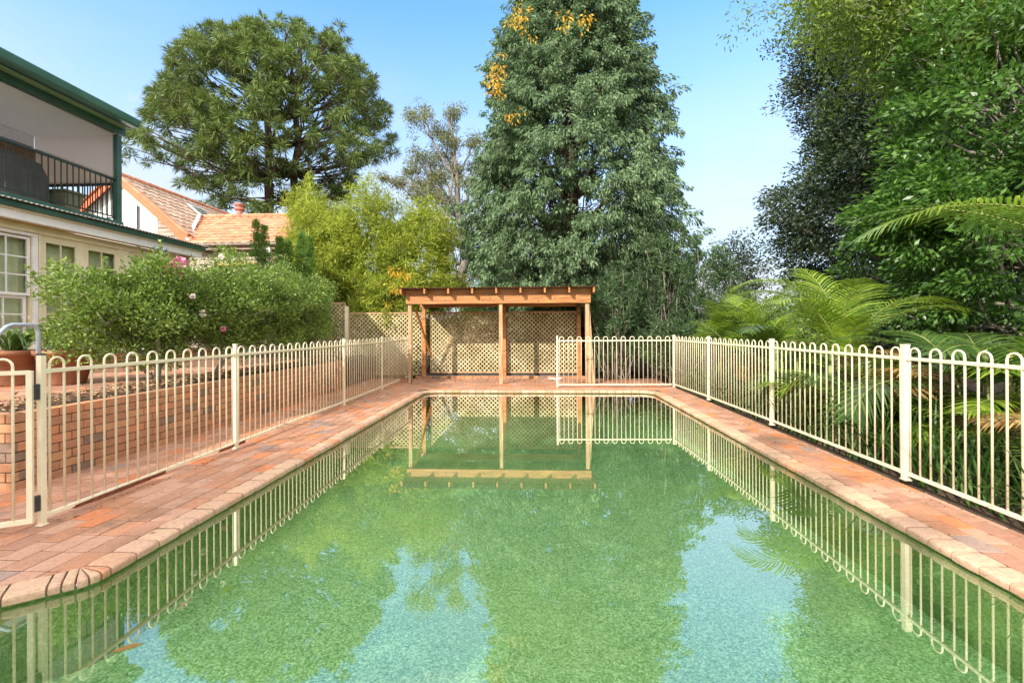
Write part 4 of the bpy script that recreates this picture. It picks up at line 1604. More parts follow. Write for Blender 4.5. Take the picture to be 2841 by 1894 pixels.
mb.prism([(WR - .02, WY0 - .05, WZ0 - .20), (WR - .02, WY0 - .05, WZ0 - .02), (WR - .02, WY1, WZ1 - .02), (WR - .02, WY1, WZ1 - .22)], (.035, 0, 0))
mb.build('wing_barge_board', M['weather'], nh)
mb = MB()
mb.box(-11.35, -9.95, WY0 + .29, WY0 + .335, 2.7, 2.78)
mb.box(-11.35, -9.95, WY0 + .29, WY0 + .335, 3.70, 3.80)
for x in (-11.35, -10.72, -10.02):
    mb.box(x, x + .07, WY0 + .29, WY0 + .335, 2.781, 3.699)
wf = mb.build('window', M['pine'], nh, bevel=.004)
part('pane', M['glass'], (-11.28, -10.02, WY0 + .318, WY0 + .322, 2.79, 3.69), parent=wf)
part('downpipe_bracket', M['white'], (-9.35, -9.22, WY0 - .02, WY0 + .1, WZ0 - .42, WZ0 - .15), parent=nh)
# flue
mb = MB()
fx, fy, fz = -12.15, 18.2, 5.98
mb.tube([(fx, fy, fz), (fx, fy, fz + .34), (fx, fy, fz + .345), (fx, fy, fz + .42), (fx, fy, fz + .425), (fx, fy, fz + .50), (fx, fy, fz + .505), (fx, fy, fz + .57), (fx, fy, fz + .60)],
        [.115, .115, .19, .19, .13, .13, .18, .20, .06], 18)
fo = mb.build('flue', M['flue'], nh, False)

# distant brick house seen over the lattice
bh_ = thing('house', (-3.9, 33, 0), 'small cream brick gable with a grey roof seen far behind the lattice', 'house')
mb = MB()
mb.prism([(-6.3, 30, -2), (-1.5, 30, -2), (-1.5, 30, 1.72), (-3.92, 30, 2.98), (-6.3, 30, 1.72)], (0, 8, 0))
mb.build('wall', M['creambrick'], bh_)
mb = MB()
for xe in (-6.75, -1.05):
    z = 1.55
    mb.hexa([(-3.92, 29.6, 3.02), (xe, 29.6, z), (xe, 38.4, z), (-3.92, 38.4, 3.02), (-3.92, 29.6, 3.16), (xe, 29.6, z + .14), (xe, 38.4, z + .14), (-3.92, 38.4, 3.16)])
mb.build('roof', M['greyroof'], bh_)
mb = MB()
mb.tube([(-3.92 + .35 * math.cos(a / 10 * math.pi), 29.96, 2.15 + .35 * math.sin(a / 10 * math.pi)) for a in range(11)], .06, 6)
mb.build('arch', M['rustroof'], bh_)

# ------------------------------------------------------------------ trees and shrubs
def cypress():
    root = thing('cypress_tree', (1.25, 16.5, -.1), 'tall broad conical blue green cypress behind the timber shelter', 'tree')
    TH = 18.5
    mb = MB()
    tp = limb(mb, (1.25, 16.5, -.1), (1.35, 16.5, TH), .34, .04, 0, 12, .003, 10)
    C_, D_, L_, W_ = [], [], [], []

    def rad(z):
        t = (z - 1.5) / (TH - 1.5)
        return 3.55 * min(1.0, .74 + t * 2.2) * max(0.03, (1 - max(0, t - .24) / .80)) ** .95
    NS = 5200
    for i in range(NS):
        z = 1.6 + (TH - 1.9) * rnd.random() ** 1.25
        a = rnd.random() * 2 * math.pi
        lobe = 1 + .13 * math.sin(3 * a + z * .9) + .10 * math.sin(7 * a - z * 1.7) + .07 * math.sin(z * 4.1 + a)
        R = rad(z) * lobe * (1 - .42 * rnd.random() ** 1.5)
        if rnd.random() < .05:
            R *= 1.07
        if math.cos(a) < 0 and z < 7:
            R *= 1 + math.cos(a) * .38 * (1 - z / 7)
        out = Vector((math.cos(a), math.sin(a), 0))
        p = Vector((1.25 + .1 * z / TH, 16.5, z)) + out * R
        # a hole in the foliage on the right, where dark branches show
        if 4.2 < z < 7.6 and -.95 < a - 2 * math.pi < -.35 and rnd.random() < .45:
            continue
        ax = (out * rnd.uniform(.5, 1) + Vector((rnd.gauss(0, .3), rnd.gauss(0, .3), rnd.uniform(-.5, .45)))).normalized()
        sl = rnd.uniform(.40, .85) * (1.0 if z < 12 else .75)
        n = 84
        t = rg.random(n)
        side = unit(rg.normal(size=(n, 3)))
        axv = np.array(ax)
        fan = side - (side @ axv)[:, None] * axv
        base = np.array(p) + axv * (t * sl)[:, None] + fan * ((1 - t) * .17 + .03)[:, None]
        base[:, 2] -= .22 * sl * t ** 2
        d = axv * .6 + fan * .7 + np.array([0, 0, -.75])
        C_.append(base)
        D_.append(d)
        L_.append(rg.uniform(.09, .18, n))
        W_.append(rg.uniform(.034, .058, n))
        if i % 16 == 0:
            k = min(11, max(0, int((z - 1.0) / TH * 12)))
            limb(mb, tp[k], p, .05, .012, .0, 4, .04, 5)
    # dead inner twigs on the right and near the foot
    for i in range(80):
        z = rnd.uniform(1.8, 9)
        a = rnd.uniform(-2.6, .3)
        s = Vector((1.25, 16.5, z))
        e = s + Vector((math.cos(a), math.sin(a), rnd.uniform(-.1, .35))) * rnd.uniform(1.6, 3.4)
        limb(mb, s, e, .03, .006, .0, 4, .05, 4)
    mb.build('trunk', M['barkbrown'], root, True)
    leafmesh('crown', M['l_cypress'], np.concatenate(C_), np.concatenate(D_), np.concatenate(L_), np.concatenate(W_), root, droop=.1)


cypress()

# sprays of yellow creeper leaves in the cypress and bamboo
def creeper(spots_, label):
    P = []
    for (x, y, z, r, n) in spots_:
        P.append(np.array([x, y, z]) + rg.normal(size=(n, 3)) * np.array([r, r * .4, r * 1.4]))
    P = np.concatenate(P)
    C, D = clumps(P, 9, .10, droop=.9)
    o = leafmesh('creeper', M['l_yellow'], C, D, .12, .042, None)
    tag(o, label, 'creeper')


creeper([(-1.25, 12.9, 8.35, .16, 13), (-1.05, 12.95, 8.8, .12, 7), (-.30, 12.7, 10.0, .13, 9), (-.65, 13.3, 10.4, .10, 4), (1.35, 12.7, 9.9, .08, 5), (.78, 12.7, 9.75, .09, 5), (-.62, 13.0, 7.6, .12, 4)],
        'yellow autumn creeper leaves hanging high in the cypress')
creeper([(-3.85, 12.75, 2.70, .12, 7), (-3.95, 12.8, 3.05, .10, 3), (-4.05, 12.8, 2.3, .08, 2)], 'yellow creeper leaves at the foot of the bamboo left of the shelter roof')


def bunya():
    root = thing('bunya_pine', (-19.6, 34, -1), 'large domed bunya pine with tufted branch ends and two trunks behind the tiled roofs', 'tree')
    mb = MB()
    t1 = limb(mb, (-20.6, 34, -1), (-20.3, 34, 23.6), .55, .12, 0, 12, .004, 9)
    t2 = limb(mb, (-19.0, 34.3, -1), (-18.0, 34.2, 23.8), .5, .12, 0, 12, .004, 9)
    C_, D_, L_, W_ = [], [], [], []
    for i in range(440):
        tr_ = t1 if rnd.random() < .5 else t2
        a = rnd.random() * 2 * math.pi
        if math.sin(a) > .5 and rnd.random() < .6:
            continue
        if i < 330:
            q = rnd.random() ** .95
            ph = math.asin(q)
            f_ = rnd.uniform(.93, 1.0) if rnd.random() < .90 else rnd.uniform(.6, .9)
            lump = 1 + .035 * math.sin(4 * a + 5 * ph)
            reach = 9.3 * math.cos(ph) ** .7 * f_ * lump * (1.12 if math.cos(a) < -.5 and q < .25 else 1)
            tipz = 14.6 + 10.0 * q * (f_ * .4 + .6) * lump + rnd.uniform(-1.0, .3) * (1 - q)
            zt = tipz * .72 + 15.5 * .28 - 1.2
        else:
            reach = rnd.uniform(2.6, 6.6) * (1.2 if rnd.random() < .2 else 1)
            zt = rnd.uniform(7.5, 15.5)
            tipz = zt + rnd.uniform(-2.0, .4)
        k = max(1, min(11, int((zt + 1) / 24.7 * 12)))
        s = tr_[k]
        tipz += .20 * math.sin(a) * reach
        e = Vector((-20.1 + math.cos(a) * reach, 34 + math.sin(a) * reach * .7, tipz))
        pts = limb(mb, s, e, .075, .03, -.07 * reach, 6, .015, 4)
        ends = [e] + [pts[5].lerp(pts[6], rnd.random()) + Vector((rnd.gauss(0, .6), rnd.gauss(0, .6), rnd.gauss(0, .35))) for _ in range(2)]
        if rnd.random() < .4:
            ends.append(pts[4] + Vector((rnd.gauss(0, .6), rnd.gauss(0, .6), rnd.gauss(0, .5))))
        od = (e - pts[4]).normalized()
        for q in ends:
            n = 84
            dirs = unit(rg.normal(size=(n, 3)) + np.array(od) * .6 + np.array([0, 0, .25]))
            C_.append(np.array(q) + dirs * .12 - np.array(od) * (rg.random((n, 1)) * .30))
            D_.append(dirs)
            L_.append(rg.uniform(.42, .66, n))
            W_.append(rg.uniform(.045, .07, n))
    mb.build('trunk', M['barkbrown'], root, True)
    leafmesh('crown', M['l_bunya'], np.concatenate(C_), np.concatenate(D_), np.concatenate(L_), np.concatenate(W_), root, wide=.35, droop=.18)


bunya()


def gum():
    root = thing('gum_tree', (-5.2, 24, -1), 'airy olive green gum tree between the bamboo and the cypress', 'tree')
    mb = MB()
    tp = limb(mb, (-3.6, 24, -1), (-4.2, 24, 11.5), .3, .08, 0, 10, .02, 8)
    tops = [(-5.9, 12.2, .8), (-5.0, 11.9, .7), (-4.4, 12.7, .6), (-6.3, 9.3, .8), (-5.4, 9.6, .8), (-5.0, 8.5, .9), (-6.2, 10.7, .7), (-5.1, 10.5, .7), (-4.2, 9.7, .7),
            (-5.9, 8.3, .8), (-4.1, 7.9, .6), (-4.9, 7.3, .6), (-3.4, 8.9, .5), (-5.9, 7.0, .7), (-3.9, 6.6, .4), (-3.6, 5.2, .6), (-3.1, 4.4, .6), (-2.6, 4.9, .5), (-3.9, 4.0, .6),
            (-7.1, 9.0, .35), (-3.4, 11.4, .6), (-3.2, 10.2, .6), (-5.5, 5.9, .8), (-4.6, 6.1, .7), (-7.8, 9.2, .25), (-2.9, 3.5, .6), (-4.4, 11.0, .6), (-6.6, 10.0, .4)]
    P = []
    for (x, z, r) in tops:
        c = Vector((x, 24 + rnd.uniform(-1, 1), z))
        k = max(2, min(9, int((z - 1.5) / 12 * 10)))
        pts = limb(mb, tp[k], c, .075, .02, -.15, 6, .05, 5)
        for i in range(int(40 * r)):
            q = np.array(c) + rg.normal(size=3) * np.array([r * .55, r * .5, r * .34])
            P.append(q)
            if i % 3 == 0:
                limb(mb, pts[4], Vector(q), .016, .006, 0, 3, .05, 4)
    C, D = clumps(np.array(P), 40, .17, droop=.6)
    mb.build('trunk', M['barkgrey'], root, True)
    leafmesh('crown', M['l_gum'], C, D, .17, .04, root)


gum()


def bamboo(label, cx, cy, rx, ry, ztop, zlow, n):
    root = thing('bamboo_clump', (cx, cy, -.1), label, 'bamboo', 'bamboo clumps behind the back fence')
    mb = MB()
    for i in range(18):
        a = rnd.random() * 6.28
        s = (cx + rnd.gauss(0, .25), cy + rnd.gauss(0, .25), -.1)
        e = (cx + rx * .7 * math.cos(a), cy + ry * .7 * math.sin(a), ztop * rnd.uniform(.75, .97))
        limb(mb, s, e, .02, .006, .15, 7, .01, 5)
    mb.build('culms', M['culm'], root, True)
    P = shell(n, (cx, cy, (ztop + zlow) / 2), (rx, ry, (ztop - zlow) / 2), .45, 1.0, None, .16, cx)
    C_, D_ = [], []
    for p in P:
        ax = unit((p - np.array([cx, cy, zlow + .3]))[None, :] + np.array([0, 0, -.2]))[0]
        m = 46
        t = rg.random(m)
        base = p + ax * (t * .42)[:, None] + rg.normal(size=(m, 3)) * .085
        base[:, 2] -= .12 * t ** 2
        d = ax * .35 + rg.normal(size=(m, 3)) * .65 + np.array([0, 0, -.55])
        C_.append(base)
        D_.append(d)
    C, D = np.concatenate(C_), np.concatenate(D_)
    leafmesh('leaves', M['l_bamboo'], C, D, rg.uniform(.13, .22, len(C)), rg.uniform(.022, .034, len(C)), root, wide=.35)


bamboo('yellow green bamboo clump beside the wing of the tiled house', -6.9, 14.6, 1.2, 1.0, 5.55, 1.5, 560)
bamboo('tallest yellow green bamboo clump behind the left lattice panel', -5.5, 14.5, 1.4, 1.0, 5.7, 1.5, 700)
bamboo('green bamboo clump behind the left post of the shelter', -3.85, 14.6, 1.3, 1.0, 5.15, 1.3, 620)
bamboo('small bamboo spray rising in front of the bunya pine', -8.0, 15.8, .62, .6, 6.5, 3.9, 130)
bamboo('low bamboo growth hanging over the lattice beside the shelter', -4.3, 13.5, .95, .4, 2.9, 1.6, 170)

# hedge of separate shrubs above the brick wall
hed = [((-5.40, 5.95), .72, .85, 2.24, 'camellia shrub at the near left end of the hedge in front of the glazed doors'),
       ((-5.30, 7.00), .80, .90, 2.46, 'camellia shrub with pink flowers on top in the middle left of the hedge'),
       ((-5.20, 8.20), .82, .95, 2.62, 'camellia shrub in the middle right of the hedge below the tiled wing'),
       ((-5.25, 9.45), .74, .95, 2.56, 'dark glossy shrub at the right end of the hedge next to the lattice'),
       ((-5.75, 10.9), .55, .8, 2.25, 'farthest shrub of the hedge touching the tall lattice panel')]
for i, ((x, y), rx, ry, zt, lab) in enumerate(hed):
    zl = 1.02
    P = shell(1000, (x, y, (zt + zl) / 2), (rx, ry * .95, (zt - zl) / 2), .38, 1.06, None, .23, i * 1.7)
    C, D = clumps(P, 30, .075, (x, y, zl), .6, .05)
    # loose shoots that stand out from the mass
    for _ in range(46):
        p = P[rnd.randrange(len(P))]
        ax = unit((p - np.array([x, y, zl]))[None, :] + np.array([0, 0, .5]))[0]
        t = rg.random(26)
        C = np.concatenate([C, p + ax * (t * rnd.uniform(.15, .36))[:, None]])
        D = np.concatenate([D, ax * .5 + rg.normal(size=(26, 3)) * .6])
    r = tree('camellia_shrub', lab, 'shrub', (x + .28, y, TZ - .03), 1.0, .045, {'P': P, 'CD': (C, D)}, M['l_hedge'], M['barkgrey'], .050, .024, 'shrubs of the hedge', 46, .12)
    if i == 1:
        k = 0
        for (fx, fy, fz, s_, mt) in ((-5.10, 6.18, 2.20, .10, 'petal_pink'), (-5.06, 6.24, 2.33, .09, 'petal_pink'), (-5.3, 6.15, 2.38, .04, 'petal_pale'), (-4.72, 6.25, 1.62, .045, 'petal_pale'),
                                     (-4.75, 6.1, 1.85, .035, 'petal_pale'), (-5.05, 7.1, 2.56, .04, 'petal_pale'), (-4.6, 6.5, 1.4, .035, 'petal_pink')):
            m = 34
            dirs = unit(rg.normal(size=(m, 3)))
            leafmesh('flower', M[mt], np.array([fx, fy, fz]) + dirs * s_ * .25, dirs, s_, s_ * .9, r, wide=.7)

# small upright junipers
for (x, y, zt, lab) in ((-7.20, 11.6, 4.25, 'twin spired juniper in front of the window of the tiled wing'), (-6.62, 11.7, 3.85, 'small upright juniper at the corner of the weatherboard wing'),
                        (-6.10, 11.8, 3.95, 'slim upright juniper against the bamboo')):
    P = []
    for dx in (-.10, .12):
        n = 190
        t = rg.random(n) ** .8
        a = rg.random(n) * 6.28
        rr = .26 * (1 - t) ** .75 * (.5 + .5 * rg.random(n)) + .02
        P.append(np.stack([x + dx + rr * np.cos(a), y + rr * np.sin(a), 1.6 + (zt - 1.6 - abs(dx) * (1.2 if dx > 0 else .2)) * t], 1))
    P = np.concatenate(P)
    C, D = clumps(P, 26, .035, (x, y, 1.0), .5, -.5)
    tree('juniper', lab, 'shrub', (x, y, TZ), 2.4, .04, {'P': P, 'CD': (C, D)}, M['l_juniper'], M['barkbrown'], .06, .018, 'junipers above the hedge', 30, .3)


# ---- right-hand trees
P = np.concatenate([shell(1000, (12.3, 15.5, 4.6), (4.3, 3.6, 4.2), .45, 1.0, .4, .08, 1), shell(1100, (12.7, 15.6, 10.0), (4.3, 3.6, 5.2), .45, 1.0, 1, .08, 3)])
C, D = clumps(P, 125, .34, (12, 15.5, 6), .5, .1, .55)
tree('evergreen_tree', 'very large dark dense evergreen tree filling the right behind the palms', 'tree', (12.2, 15.8, -.2), 12.5, .38, {'P': P, 'CD': (C, D)}, M['l_dark'], M['barkgrey'], .135, .055, None, 70, .15)

P = np.concatenate([shell(250, (8.9, 8.6, 5.3), (2.5, 2.2, 2.0), .5, 1.0, .6, .16, 2), shell(290, (8.6, 8.3, 2.6), (2.5, 2.2, 1.9), .5, 1.0, .5, .16, 5), shell(90, (6.75, 8.4, 3.45), (.95, .9, .6), .4, 1, None, .1, 1)])
C, D = clumps(P, 92, .21, (9.2, 8.6, 3.5), .6, .3, .45)
tree('broadleaf_tree', 'bright green glossy leaved tree at the right edge behind the fence', 'tree', (9.3, 8.9, -.2), 5.6, .16, {'P': P, 'CD': (C, D)}, M['l_bright'], M['barkgrey'], .125, .050, None, 60, .15)

# overhanging canopy, its trunk stands just outside the picture
root = thing('overhanging_tree', (12.2, 9.4, -.2), 'leafy light green boughs hanging in from the top right corner', 'tree')
mb = MB()
tp = limb(mb, (12.2, 9.4, -.2), (11.6, 9.4, 8.4), .26, .12, 0, 8, .01, 9)
P = []
for (e, r0) in (((6.0, 9.3, 7.5), .09), ((6.9, 10.2, 8.4), .08), ((8.6, 9.2, 9.0), .08), ((5.9, 9.6, 8.4), .06), ((8.0, 10.4, 7.1), .06), ((9.6, 9.6, 8.3), .07)):
    pts = limb(mb, tp[6 if r0 > .07 else 7], e, r0, .015, .1, 8, .02, 7)
    for q in pts[3:]:
        for i in range(52):
            c = q + Vector((rnd.gauss(-.1, .68), rnd.gauss(0, .5), rnd.gauss(.05, .42)))
            P.append(tuple(c))
            if i % 4 == 0:
                limb(mb, q, c, .012, .004, 0, 3, .06, 4)
P = np.array(P)
C, D = clumps(P, 34, .17, None, .0, .45)
mb.build('trunk', M['barkgrey'], root, True)
leafmesh('crown', M['l_canopy'], C, D, rg.uniform(.08, .14, len(C)), rg.uniform(.026, .042, len(C)), root)

# thin open tree against the sky
P = np.concatenate([shell(130, (6.05, 14.2, 3.3), (.75, .6, 1.05), .25, 1.0, None, .15, 4), shell(40, (6.6, 14.2, 2.6), (.45, .5, .8), .3, 1.0, None, .1, 1), shell(30, (5.5, 14.2, 3.2), (.3, .3, .5), .3, 1, None, .1, 2)])
C, D = clumps(P, 20, .13, None, 0, .3)
tree('thin_tree', 'thin small leaved tree standing against the sky left of the palms', 'tree', (6.1, 14.2, -.1), 3.7, .035, {'P': P, 'CD': (C, D)}, M['l_dark'], M['barkbrown'], .11, .04, None, 70, .12)


# oleanders behind the far fence
def lance(label, cx, cy, rx, ry, zt, n, seed):
    root = thing('oleander_shrub', (cx, cy, -.1), label, 'shrub', 'long leaved shrubs behind the far fence')
    mb = MB()
    C_, D_ = [], []
    P = shell(n, (cx, cy, zt / 2), (rx, ry, zt / 2), .4, 1.0, .1, .14, seed)
    for i, p in enumerate(P):
        m = 26
        ax = unit((p - np.array([cx, cy, zt * .1]))[None, :] + np.array([0, 0, .6]))[0]
        t = rg.random(m)
        sd = unit(rg.normal(size=(m, 3)))
        C_.append(p + ax * (t * .25)[:, None])
        D_.append(ax * (.2 + .9 * t)[:, None] + sd * .8)
        if i % 6 == 0:
            limb(mb, (cx + rnd.gauss(0, .15), cy + rnd.gauss(0, .15), -.1), Vector(p), .018, .006, .1, 5, .02, 5)
    mb.build('stems', M['barkgrey'], root, True)
    C, D = np.concatenate(C_), np.concatenate(D_)
    leafmesh('leaves', M['l_oleander'], C, D, rg.uniform(.11, .19, len(C)), rg.uniform(.018, .028, len(C)), root, droop=.1)


lance('long leaved shrub just right of the timber shelter', 2.15, 12.7, .85, .7, 3.0, 330, 1)
lance('tallest long leaved shrub right of the cypress trunk', 3.55, 13.1, .95, .8, 4.25, 560, 2)
lance('long leaved shrub near the far corner of the fence', 4.75, 13.0, .85, .8, 3.3, 420, 3)
lance('low long leaved shrub behind the corner post of the far fence', 3.7, 12.0, .9, .5, 1.5, 200, 4)

# background planting that closes the view at ground level
bk = [((5.9, 16.5), 1.4, 1.0, 2.2, 'l_dark', 'dark shrub behind the thin tree'), ((8.0, 13.5), 1.3, 1.0, 2.3, 'l_dark', 'dark shrub under the large evergreen tree'),
      ((-2.3, 19.0), 2.2, 1.2, 2.6, 'l_hedge', 'leafy shrub far behind the left bay of the shelter'), ((.2, 20), 2.2, 1.2, 2.2, 'l_dark', 'dark shrub far behind the middle post of the shelter'),
      ((-8.2, 20), 2.5, 1.5, 3.4, 'l_hedge', 'leafy shrub behind the bamboo'), ((3.6, 19), 2.0, 1.2, 2.6, 'l_dark', 'dark shrub behind the foot of the cypress'),
      ((-5.2, 17.5), 1.6, 1.0, 2.4, 'l_hedge', 'leafy shrub behind the tall bamboo'), ((6.3, 11.9), 1.0, .8, 1.9, 'l_hedge', 'light green shrub between the far fence corner and the palms'),
      ((8.0, 10.9), 1.2, .9, 1.6, 'l_dark', 'dark shrub low behind the palms'), ((7.2, 5.6), 1.3, 1.1, 1.5, 'l_bright', 'bright leafed shrub low at the right edge'),
      ((10.3, 6.0), 1.8, 1.8, 2.6, 'l_bright', 'bright leafed shrub behind the right edge shrub')]
for i, ((x, y), rx, ry, zt, mt, lab) in enumerate(bk):
    P = shell(int(200 * rx * ry), (x, y, zt / 2), (rx, ry, zt / 2 + .1), .5, 1.0, .0, .15, i)
    C, D = clumps(P, 34, .14, (x, y, 0), .5, .1)
    tree('garden_shrub', lab, 'shrub', (x, y, -.15), zt * .6, .05, {'P': P, 'CD': (C, D)}, M[mt], M['barkbrown'], .10, .042, 'shrubs behind the garden', 20, .1)


# ---- palms
def frond(mb, lf, base, az, L, rise, curl, width, n=34, twist=0.0, leafw=.032):
    """arching rachis tube in mb, folded leaflets in lf"""
    base = Vector(base)
    d = Vector((math.cos(az), math.sin(az), 0))
    pts = []
    ang = rise
    p = base.copy()
    step = L / 14
    for i in range(15):
        pts.append(p.copy())
        p = p + (d * math.cos(ang) + Vector((0, 0, math.sin(ang)))) * step
        ang -= curl / 14 * (0.5 + i / 14)
    mb.tube(pts, [.012 * (1 - .8 * i / 14) for i in range(15)], 5)
    sd0 = Vector((-d.y, d.x, 0))
    for i in range(n):
        t = .16 + .83 * (i + rnd.random() * .3) / n
        k = min(13, int(t * 14))
        q = pts[k].lerp(pts[k + 1], t * 14 - k)
        tg = (pts[k + 1] - pts[k]).normalized()
        up = sd0.cross(tg)
        if up.z < 0:
            up = -up
        prof_ = math.sin(math.pi * min(1, .18 + .82 * t)) ** .55
        for s_ in (-1, 1):
            sd = sd0 * s_
            ll = 1.3 * width * prof_ * rnd.uniform(.85, 1.05) * (.55 if t > .93 else 1)
            dirn = (sd * .85 + tg * (.5 + .45 * t) + up * (.18 + twist)).normalized()
            g = Vector((0, 0, -1))
            w_ = leafw * rnd.uniform(.8, 1.1)
            b = len(lf.v)
            wv = (tg - dirn * tg.dot(dirn)).normalized()
            m = 4
            for j in range(m + 1):
                u = j / m
                c = q + dirn * (ll * u) + g * (ll * .34 * u * u)
                ww = w_ * (.35 + 1.6 * u * (1 - u) + .3 * (1 - u)) * (1 - u ** 4) / 2 + .0008
                lf.v += [tuple(c - wv * ww), tuple(c + wv * ww)]
            for j in range(m):
                a = b + 2 * j
                lf.f.append((a, a + 2, a + 3, a + 1))


def palm(label, base, fronds, mat, stems=4, group='palms behind the right fence'):
    root = thing('palm', base, label, 'palm', group)
    for i in range(stems):
        mb = MB()
        x, y = base[0] + rnd.gauss(0, .16), base[1] + rnd.gauss(0, .16)
        h = rnd.uniform(.5, 1.2)
        limb(mb, (x, y, -.15), (x + rnd.gauss(0, .08), y + rnd.gauss(0, .08), h), .035, .025, 0, 6, .01, 8)
        mb.build('stem', M['culm'], root, True)
    for f in fronds:
        (off, az, L, rise, curl, wd) = f[:6]
        mm = M[f[6]] if len(f) > 6 else mat
        mb, lf = MB(), MB()
        frond(mb, lf, (base[0] + off[0], base[1] + off[1], off[2]), math.radians(az), L, math.radians(rise), math.radians(curl), wd, int(13 + 9 * L))
        fr = lf.build('frond', mm, root, True)
        mb.build('rachis', M['culm'], fr, True)


def rf(n, z0=.2, z1=1.1, L=(1.1, 1.9), rise=(35, 80), curl=(60, 130), wd=(.30, .48), azr=(0, 360), dry=.12, spread=.25, mats=None):
    out = []
    for i in range(n):
        m = []
        if rnd.random() < dry:
            m = ['l_palm_dry']
        elif mats:
            m = [rnd.choice(mats)]
        out.append(((rnd.gauss(0, spread), rnd.gauss(0, spread), rnd.uniform(z0, z1)), rnd.uniform(*azr), rnd.uniform(*L), rnd.uniform(*rise), rnd.uniform(*curl), rnd.uniform(*wd), *m))
    return out


palm('tall golden cane palm with arching bright fronds above the right fence', (4.55, 7.1, -.15),
     [((0, 0, 1.1), 172, 2.1, 72, 122, .54), ((0, .1, 1.1), 150, 1.8, 66, 100, .5), ((.1, 0, 1.1), 8, 1.8, 54, 88, .54), ((0, 0, 1.1), 100, 1.6, 78, 60, .5),
      ((.1, 0, 1.0), 335, 1.6, 56, 90, .52), ((-.1, -.1, 1.0), 200, 1.6, 66, 100, .5), ((0, 0, 1.0), 40, 1.7, 70, 75, .5), ((0, 0, 1.0), 250, 1.3, 78, 60, .45), ((0, 0, .9), 130, 1.4, 70, 80, .46), ((-.05, -.2, .8), 262, .8, 82, 40, .34, 'l_palm')] + rf(14, .1, .7, (.8, 1.3), (30, 70), dry=.2),
     M['l_palm'], 7)
palm('golden cane palm clump beyond the middle posts of the right fence', (4.35, 9.2, -.15), rf(26, .3, 1.1, (1.1, 1.8), (50, 84), (40, 100), mats=['l_palm', 'l_palm', 'l_palm_dark']), M['l_palm'], 7)
palm('yellowing palm clump near the far corner of the right fence', (4.4, 10.9, -.15), rf(22, .3, 1.0, (1.0, 1.6), (55, 85), (30, 100), dry=.15, mats=['l_palm']), M['l_palm'], 5)
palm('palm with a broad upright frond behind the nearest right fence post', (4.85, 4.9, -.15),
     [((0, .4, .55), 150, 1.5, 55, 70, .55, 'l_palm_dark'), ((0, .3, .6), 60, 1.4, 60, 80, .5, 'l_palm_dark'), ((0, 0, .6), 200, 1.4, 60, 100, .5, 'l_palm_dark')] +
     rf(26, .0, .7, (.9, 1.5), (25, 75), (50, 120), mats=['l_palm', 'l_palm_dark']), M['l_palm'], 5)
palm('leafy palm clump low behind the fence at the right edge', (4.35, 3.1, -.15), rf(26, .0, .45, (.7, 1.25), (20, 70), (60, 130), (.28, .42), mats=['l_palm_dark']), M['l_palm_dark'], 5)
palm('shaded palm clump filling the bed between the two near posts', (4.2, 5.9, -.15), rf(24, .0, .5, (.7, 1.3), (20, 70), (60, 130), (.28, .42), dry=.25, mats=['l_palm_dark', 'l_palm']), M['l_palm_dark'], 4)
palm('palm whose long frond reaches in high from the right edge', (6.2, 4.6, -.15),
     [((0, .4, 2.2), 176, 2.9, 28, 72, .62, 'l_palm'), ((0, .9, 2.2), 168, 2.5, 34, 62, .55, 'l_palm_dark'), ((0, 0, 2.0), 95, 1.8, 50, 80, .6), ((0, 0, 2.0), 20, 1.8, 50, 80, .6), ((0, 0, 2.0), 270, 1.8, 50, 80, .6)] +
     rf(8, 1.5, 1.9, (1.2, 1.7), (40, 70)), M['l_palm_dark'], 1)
palm('low palm tuft behind the far right fence posts', (4.2, 8.1, -.15), rf(18, .0, .5, (.7, 1.1), (30, 75), (50, 120), (.26, .38), mats=['l_palm_dark', 'l_palm']), M['l_palm_dark'], 3)


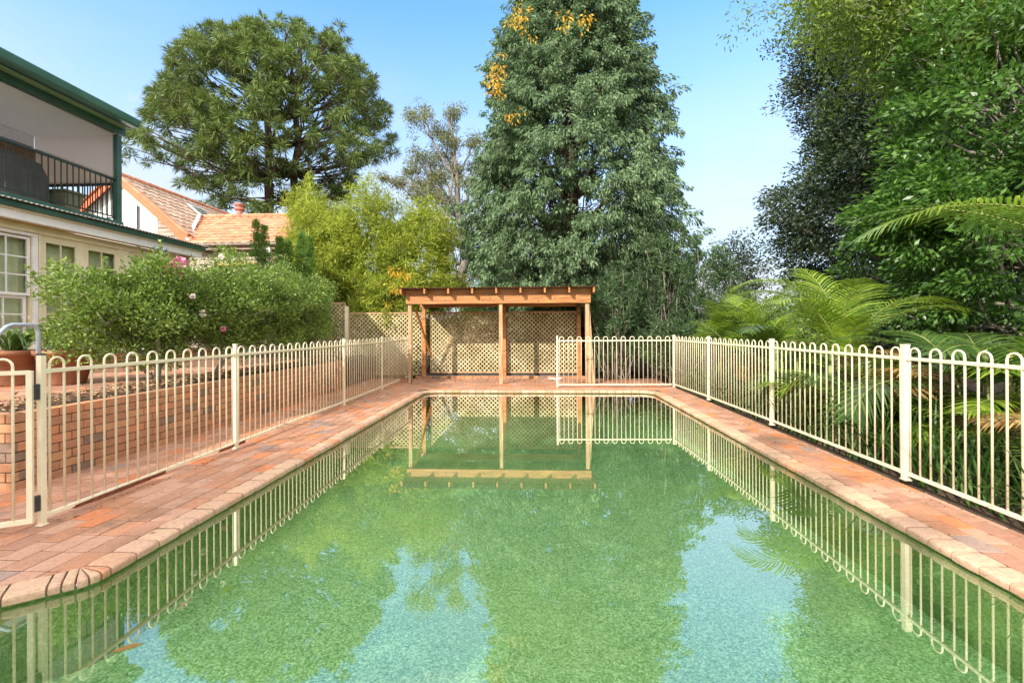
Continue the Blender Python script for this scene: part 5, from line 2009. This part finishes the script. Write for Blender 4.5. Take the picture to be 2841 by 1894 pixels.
# strap-leaved ground plants in the right bed
def straps(label, x0, x1, y0, y1, n, L):
    mb = MB()
    for i in range(n):
        p0 = Vector((rnd.uniform(x0, x1), rnd.uniform(y0, y1), -.08))
        a = rnd.random() * 6.28
        d = Vector((math.cos(a), math.sin(a), 0))
        sd = Vector((-d.y, d.x, 0))
        l = rnd.uniform(*L)
        k = rnd.uniform(.3, .9)
        b = len(mb.v)
        for j in range(7):
            t = j / 6
            p = p0 + d * (l * k * t) + Vector((0, 0, l * (1.1 * t - .75 * k * t * t)))
            w_ = .012 * (1 - t ** 2) + .001
            mb.v += [tuple(p - sd * w_), tuple(p + sd * w_)]
        for j in range(6):
            q = b + 2 * j
            mb.f.append((q, q + 2, q + 3, q + 1))
    o = mb.build('strap_plants', M['l_strap'], None, True)
    tag(o, label, 'ground cover', kind='stuff')


n = 520
yy = 3.1 + rg.random(n) * 9.4
C = np.stack([-3.47 + np.abs(rg.normal(size=n)) * .05, yy, np.full(n, .006)], 1)
k = rg.random(n) < .3
C[k, 0] = 3.16 - np.abs(rg.normal(size=k.sum())) * .08
D = rg.normal(size=(n, 3)) * np.array([1, 1, 0.15])
o = leafmesh('foot_litter', M['litter'], C, D, 0.028 * (0.5 + rg.random(n)), 0.009)
tag(o, 'brown leaf scraps and twigs gathered along the foot of the pool fences', 'leaf litter', kind='stuff')
straps('long grassy leaves filling the bed behind the right fence', 3.42, 4.6, 1.2, 11.5, 2600, (.4, .95))

# unseen tree added behind the camera to shade the near deck and pool
for (c, r, lab) in (((-7.8, -7.7, 7.2), (3.4, 3.1, 2.6), 'unseen tree added behind the camera to cast shade'),):
    P = shell(260, c, r, .3, 1.0, 1, .12, 6)
    C, D = clumps(P, 22, .35, c, .3, .1)
    tree('added_shade_tree', lab, 'tree', (c[0], c[1], -.1), c[2], .3, {'P': P, 'CD': (C, D)}, M['l_dark'], M['barkgrey'], .34, .17, None, 30, .3)

# leaves floating on the water
for (x, y, a, s_, mt, lab) in ((-1.86, 1.98, .6, .06, 'l_palm_dry', 'pale dry leaf floating on the water near the left corner of the pool'),
                               (-1.72, 2.45, 1.5, .05, 'l_palm', 'small yellow green leaf floating on the water beside the left coping')):
    mb = MB()
    ca, sa = math.cos(a), math.sin(a)
    pr = [(-1, 0), (-.4, .28), (.3, .30), (1, .02), (.35, -.26), (-.4, -.25)]
    mb.prism([(x + s_ * (u * ca - v * sa), y + s_ * (u * sa + v * ca), WZ + .002 + .006 * abs(v)) for u, v in pr], (0, 0, .0012))
    tag(mb.build('floating_leaf', M[mt], None), lab, 'leaf', 'leaves floating on the pool')
